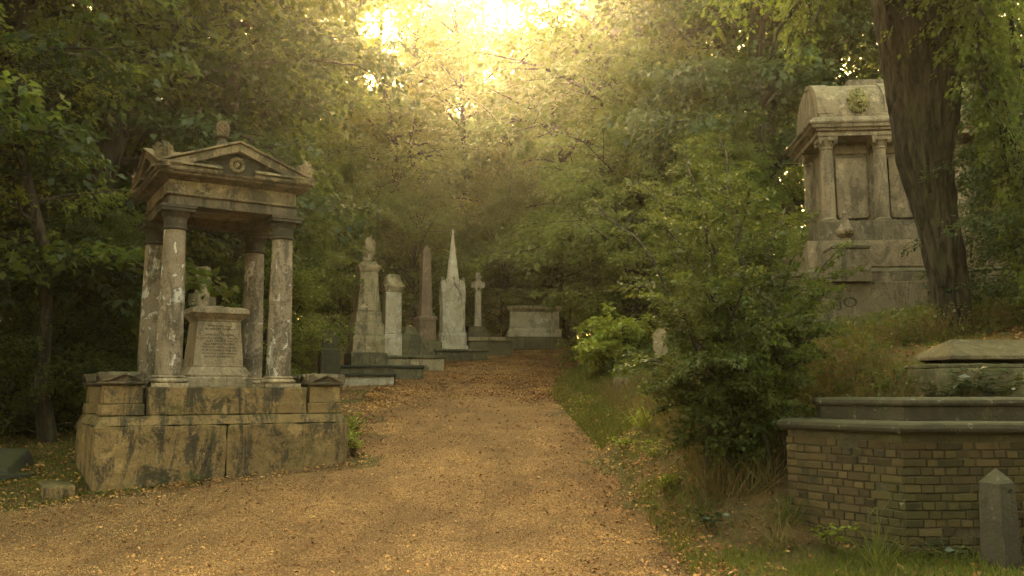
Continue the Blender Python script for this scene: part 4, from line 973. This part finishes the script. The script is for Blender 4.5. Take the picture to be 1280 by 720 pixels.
spots = [(-2.40, 13.2, .40, 170, 'bright weeds sprouting at the right corner of the canopy tomb base'), (-2.62, 14.1, .48, 190, 'tallest bright weeds beside the gravel, right of the canopy tomb'), (-2.70, 15.3, .30, 80, 'bright weeds at the gravel edge below the pale walled grave'),
         (1.62, 12.6, .26, 90, 'bright low weeds where the right verge meets the gravel'), (1.85, 11.4, .24, 70, 'small weeds under the strap leaved plant on the right verge'), (1.75, 10.2, .22, 70, 'small weeds halfway down the right edge of the path'),
         (2.3, 14.2, .45, 100, 'taller weeds below the stone stump on the right bank'), (2.0, 9.0, .22, 60, 'small weeds at the near right edge of the path'), (3.0, 8.35, .28, 70, 'weeds at the foot of the canted brick corner'), (3.8, 7.8, .18, 50, 'weeds left of the marker post'),
         (4.5, 7.7, .22, 60, 'weeds right of the marker post'), (1.3, 17.6, .2, 60, 'small weeds in the moss left of the stone stump'), (-5.75, 12.4, .6, 120, 'pale weeds growing up the left side of the canopy tomb')]
for i, (x, y, h, n, lab) in enumerate(spots):
    plant('weed', lab, 'weed', x, y, n, .085, .045, 'leaf_bright' if i not in (7, 9, 10) else 'ivy', h, VP, i, .30)
tuft('strap_leaved_plant', 'arching strap leaved green plant on the right verge', 1.98, 13.0, 60, .5, .022, 'leaf_bright', 21)
for i, (x, y, lab) in enumerate(((2.75, 8.9, 'pale arching grass clump at the left end of the brick tomb'), (2.5, 8.4, 'drooping dry grass clump on the near right bank'), (3.2, 7.75, 'grass clump at the bottom right in front of the brick corner'), (2.45, 12.0, 'dry arching stalks on the bank below the many stemmed bush'), (4.75, 7.5, 'grass clump between the marker post and the right edge'))):
    tuft('grass_clump', lab, x, y, 70, .55, .010, 'grass_dry' if i in (1, 3) else 'grass', 31 + i, 'long grass clumps on the right bank', .7)
IV = 'glossy leaved plants on the hipped tomb'
for i, (px, py, lab) in enumerate(((1170, 478, 'glossy leaved plant hanging before the left end of the hipped tomb'), (1205, 470, 'glossy leaved plant in the middle of the dark slabs'), (1245, 468, 'glossy leaved plant under the hipped lid near the right edge'))):
    x, y = (px - 640) / FPX * 9.95, 9.95
    t = plant('glossy_plant', lab, 'plant', x, y, 90, .13, .05, 'ivy', .40, IV, 40 + i, .38, .15); t.location.z = zat(py, 9.95) - .32

# ------------------------------------------------------------------ ground cover
def scatter(n, x0, x1, y0, y1, seed, ok):
    rr = np.random.default_rng(seed); x = rr.uniform(x0, x1, n); y = y0 + (y1 - y0) * rr.random(n) ** 1.25
    k = ok(x, y, rr); return x[k], y[k], rr
def flat_leaves(name, mat, x, y, z, rr, L, asp, tilt, seed, label):
    n = len(x); lf = Leaves(seed); a = rr.uniform(0, 6.28, n); d = np.c_[np.cos(a), np.sin(a), rr.normal(0, tilt, n)]
    nn = np.c_[rr.normal(0, tilt, (n, 2)), np.ones(n)]; s = rr.uniform(.5, 1.3, n)
    lf.put(np.c_[x, y, z], d, nn, L * s, L * asp * s * rr.uniform(.7, 1.2, n)); o = lf.obj(name, M[mat]); return tag(o, label, None, None, 'stuff')
def blades(name, mat, x, y, rr, h, w, lean, seed, label):
    n = len(x); lf = Leaves(seed); d = np.c_[rr.normal(0, lean, (n, 2)), np.ones(n)]; nn = np.c_[rr.normal(0, 1, (n, 2)), np.full(n, .2)]
    s = rr.uniform(.4, 1.2, n); lf.put(np.c_[x, y, gz(x, y) - .01], d, nn, h * s, w * np.ones(n)); o = lf.obj(name, M[mat]); return tag(o, label, None, None, 'stuff')
onp = lambda x, y: (x > edge_l(y) + .05) & (x < edge_r(y) - .03)
free = lambda x, y: ~(((x - .6 * 0) > 2.9) & (y > 8.0 + 0 * x) & (y < 10.0) & (x > 2.9 + np.maximum(0, (8.9 - y)) * .75))
def tombfree(x, y):
    a = (x - O.x) * math.cos(TR) + (y - O.y) * math.sin(TR); b = -(x - O.x) * math.sin(TR) + (y - O.y) * math.cos(TR)
    return ~((a > -.02) & (a < TW + .02) & (b > -.02) & (b < TD + .02))
# litter thickest along the edges of the path and on its far stretch
def lit(x, y, rr):
    e = np.minimum(x - edge_l(y), edge_r(y) - x)
    p = np.clip(.10 + .55 * np.exp(-np.maximum(e, 0) / .60) + .85 * sstep(18, 22, y), 0, 1) * (.45 + .55 * (wob(x * .7, y * .7) > -.15))
    return (e > -.35) & (rr.random(len(x)) < p) & tombfree(x, y)
x, y, rr = scatter(150000, -8, 6, 6.3, 37, 1, lit); flat_leaves('leaf_litter', 'litter', x, y, gz(x, y) + .028 + rr.uniform(0, .012, len(x)), rr, .048, .62, .28, 1, 'brown fallen leaves strewn over the gravel')
x, y, rr = scatter(70000, -5, 9, 18, 38, 11, lit); flat_leaves('leaf_litter', 'litter', x, y, gz(x, y) + .028 + rr.uniform(0, .012, len(x)), rr, .055, .65, .28, 11, 'reddish brown fallen leaves covering the far stretch of the path')
def li2(x, y, rr): return ~onp(x, y) & free(x, y) & tombfree(x, y) & (rr.random(len(x)) < .75) & ~((y < 9) & (x > 1.7) & (rr.random(len(x)) < .6))
x, y, rr = scatter(60000, -9, 8, 6.3, 26, 2, li2); flat_leaves('bank_litter', 'litter', x, y, gz(x, y) + .01 + rr.uniform(0, .02, len(x)), rr, .06, .6, .45, 2, 'dry brown leaves covering the banks')
x, y, rr = scatter(170000, -9, 3, 6.3, 15.5, 3, lambda x, y, rr: onp(x, y) & tombfree(x, y)); flat_leaves('gravel', 'chips', x, y, gz(x, y) + .018 + rr.uniform(0, .006, len(x)), rr, .015, .8, .5, 3, 'loose gravel chips on the path surface')
# grass
def gr(x, y, rr):
    d = x - edge_r(y); band = np.exp(-((d - .45) / .55) ** 2) + .22 * (d > 1) + .9 * ((y > 15.5) & (d < 1.4)) + 1.0 * (y < 8.2)
    return (d > -.06) & free(x, y) & (rr.random(len(x)) < band * (.25 + .75 * (wob(x * 1.3, y * 1.3) > -.1)))
x, y, rr = scatter(150000, .9, 6.5, 6.2, 24, 4, gr); blades('verge_grass', 'grass', x, y, rr, .12, .009, .5, 4, 'green grass along the right verge of the path')
x, y, rr = scatter(60000, .9, 5, 13.5, 25, 14, lambda x, y, rr: (x - edge_r(y) > -.05) & (x - edge_r(y) < 1.7) & (rr.random(len(x)) < .9)); blades('verge_grass', 'grass', x, y, rr, .10, .012, .6, 14, 'mossy yellow green grass on the verge below the bright bush')
x, y, rr = scatter(80000, -11, -4, 9.4, 18, 5, lambda x, y, rr: (x < edge_l(y) + .05) & tombfree(x, y) & (rr.random(len(x)) < .8)); blades('lawn_grass', 'grass', x, y, rr, .07, .009, .6, 5, 'short dark lawn grass left of the canopy tomb')
x, y, rr = scatter(48000, 1.6, 9, 9.5, 17, 6, lambda x, y, rr: (x > edge_r(y) + .6) & free(x, y) & ~((x > 4.75) & (y < 11.8))); blades('dry_stalks', 'grass_dry', x, y, rr, .45, .010, .45, 6, 'dry brown stalks and weeds tangled over the right bank')
def under(x, y, rr): return (x > edge_r(y) + .9) & free(x, y) & ~((x > 4.75) & (y < 11.6))
x, y, rr = scatter(60000, 2, 11, 9.6, 20, 7, under); flat_leaves('undergrowth', 'leaf_shrub', x, y, gz(x, y) + .05 + .42 * rr.random(len(x)) ** 1.6, rr, .08, .5, .6, 7, 'low tangled undergrowth on the right bank')
x, y, rr = scatter(60000, -16, -3.2, 15, 30, 8, lambda x, y, rr: x < edge_l(y) - 3.0); flat_leaves('undergrowth', 'leaf_dark', x, y, gz(x, y) + .05 + .5 * rr.random(len(x)) ** 1.6, rr, .11, .5, .6, 8, 'dark low undergrowth below the trees left of the path')

# ------------------------------------------------------------------ air, sky, sun, camera
hz = MB(); hz.box(-100, -41, -1.3, 100, 143, 34); ho = hz.build('haze', None); tag(ho, 'golden misty air filling the wood', None, None, 'stuff')
hm = bpy.data.materials.new('haze'); hm.use_nodes = True; nt = hm.node_tree; nt.nodes.clear()
ou = nt.nodes.new('ShaderNodeOutputMaterial'); pv = nt.nodes.new('ShaderNodeVolumePrincipled')
pv.inputs['Color'].default_value = (.46, .40, .26, 1); pv.inputs['Density'].default_value = HAZE_D; pv.inputs['Anisotropy'].default_value = HAZE_G
nt.links.new(pv.outputs[0], ou.inputs['Volume']); ho.data.materials.append(hm)
w = bpy.data.worlds.new('World'); scene.world = w; w.use_nodes = True; nt = w.node_tree; nt.nodes.clear()
wo = nt.nodes.new('ShaderNodeOutputWorld'); bg = nt.nodes.new('ShaderNodeBackground'); sky = nt.nodes.new('ShaderNodeTexSky')
sky.sky_type = 'NISHITA'; sky.sun_disc = False; sky.sun_elevation = R(SUN_E); sky.sun_rotation = R(SUN_A); sky.dust_density = 6; sky.ozone_density = .6; sky.air_density = 1.2
mx = nt.nodes.new('ShaderNodeMix'); mx.data_type = 'RGBA'; mx.blend_type = 'MULTIPLY'; mx.inputs[0].default_value = 1; mx.inputs[7].default_value = (*SKY_T, 1)
nt.links.new(sky.outputs[0], mx.inputs[6]); nt.links.new(mx.outputs[2], bg.inputs[0]); bg.inputs[1].default_value = SKY_S; nt.links.new(bg.outputs[0], wo.inputs[0])
sl = bpy.data.lights.new('sun', 'SUN'); sl.energy = SUN_S; sl.angle = R(SUN_ANG); sl.color = (1.0, .83, .53)
so = bpy.data.objects.new('sun', sl); COL.objects.link(so)
sd = Vector((math.sin(R(SUN_A)) * math.cos(R(SUN_E)), math.cos(R(SUN_A)) * math.cos(R(SUN_E)), math.sin(R(SUN_E))))
so.rotation_euler = sd.to_track_quat('Z', 'Y').to_euler()
cam = bpy.data.cameras.new('camera'); cam.sensor_width = 36; cam.lens = 36 * FPX / 1280; cam.clip_end = 2000; cam.clip_start = .05
co = bpy.data.objects.new('camera', cam); COL.objects.link(co); co.location = EYE; co.rotation_euler = (math.pi / 2 + PITCH, 0, 0); scene.camera = co
vs_ = scene.view_settings; vs_.view_transform = 'Standard'; vs_.look = 'None'; vs_.exposure = EXPO; vs_.gamma = 1; vs_.use_curve_mapping = False
cy = scene.cycles; cy.max_bounces = 6; cy.diffuse_bounces = 1; cy.glossy_bounces = 2; cy.transmission_bounces = 3; cy.transparent_max_bounces = 4; cy.volume_bounces = 0
cy.denoising_prefilter = 'NONE'; cy.use_denoising = DEN; cy.sample_clamp_indirect = 3; cy.sample_clamp_direct = 6; cy.use_adaptive_sampling = False
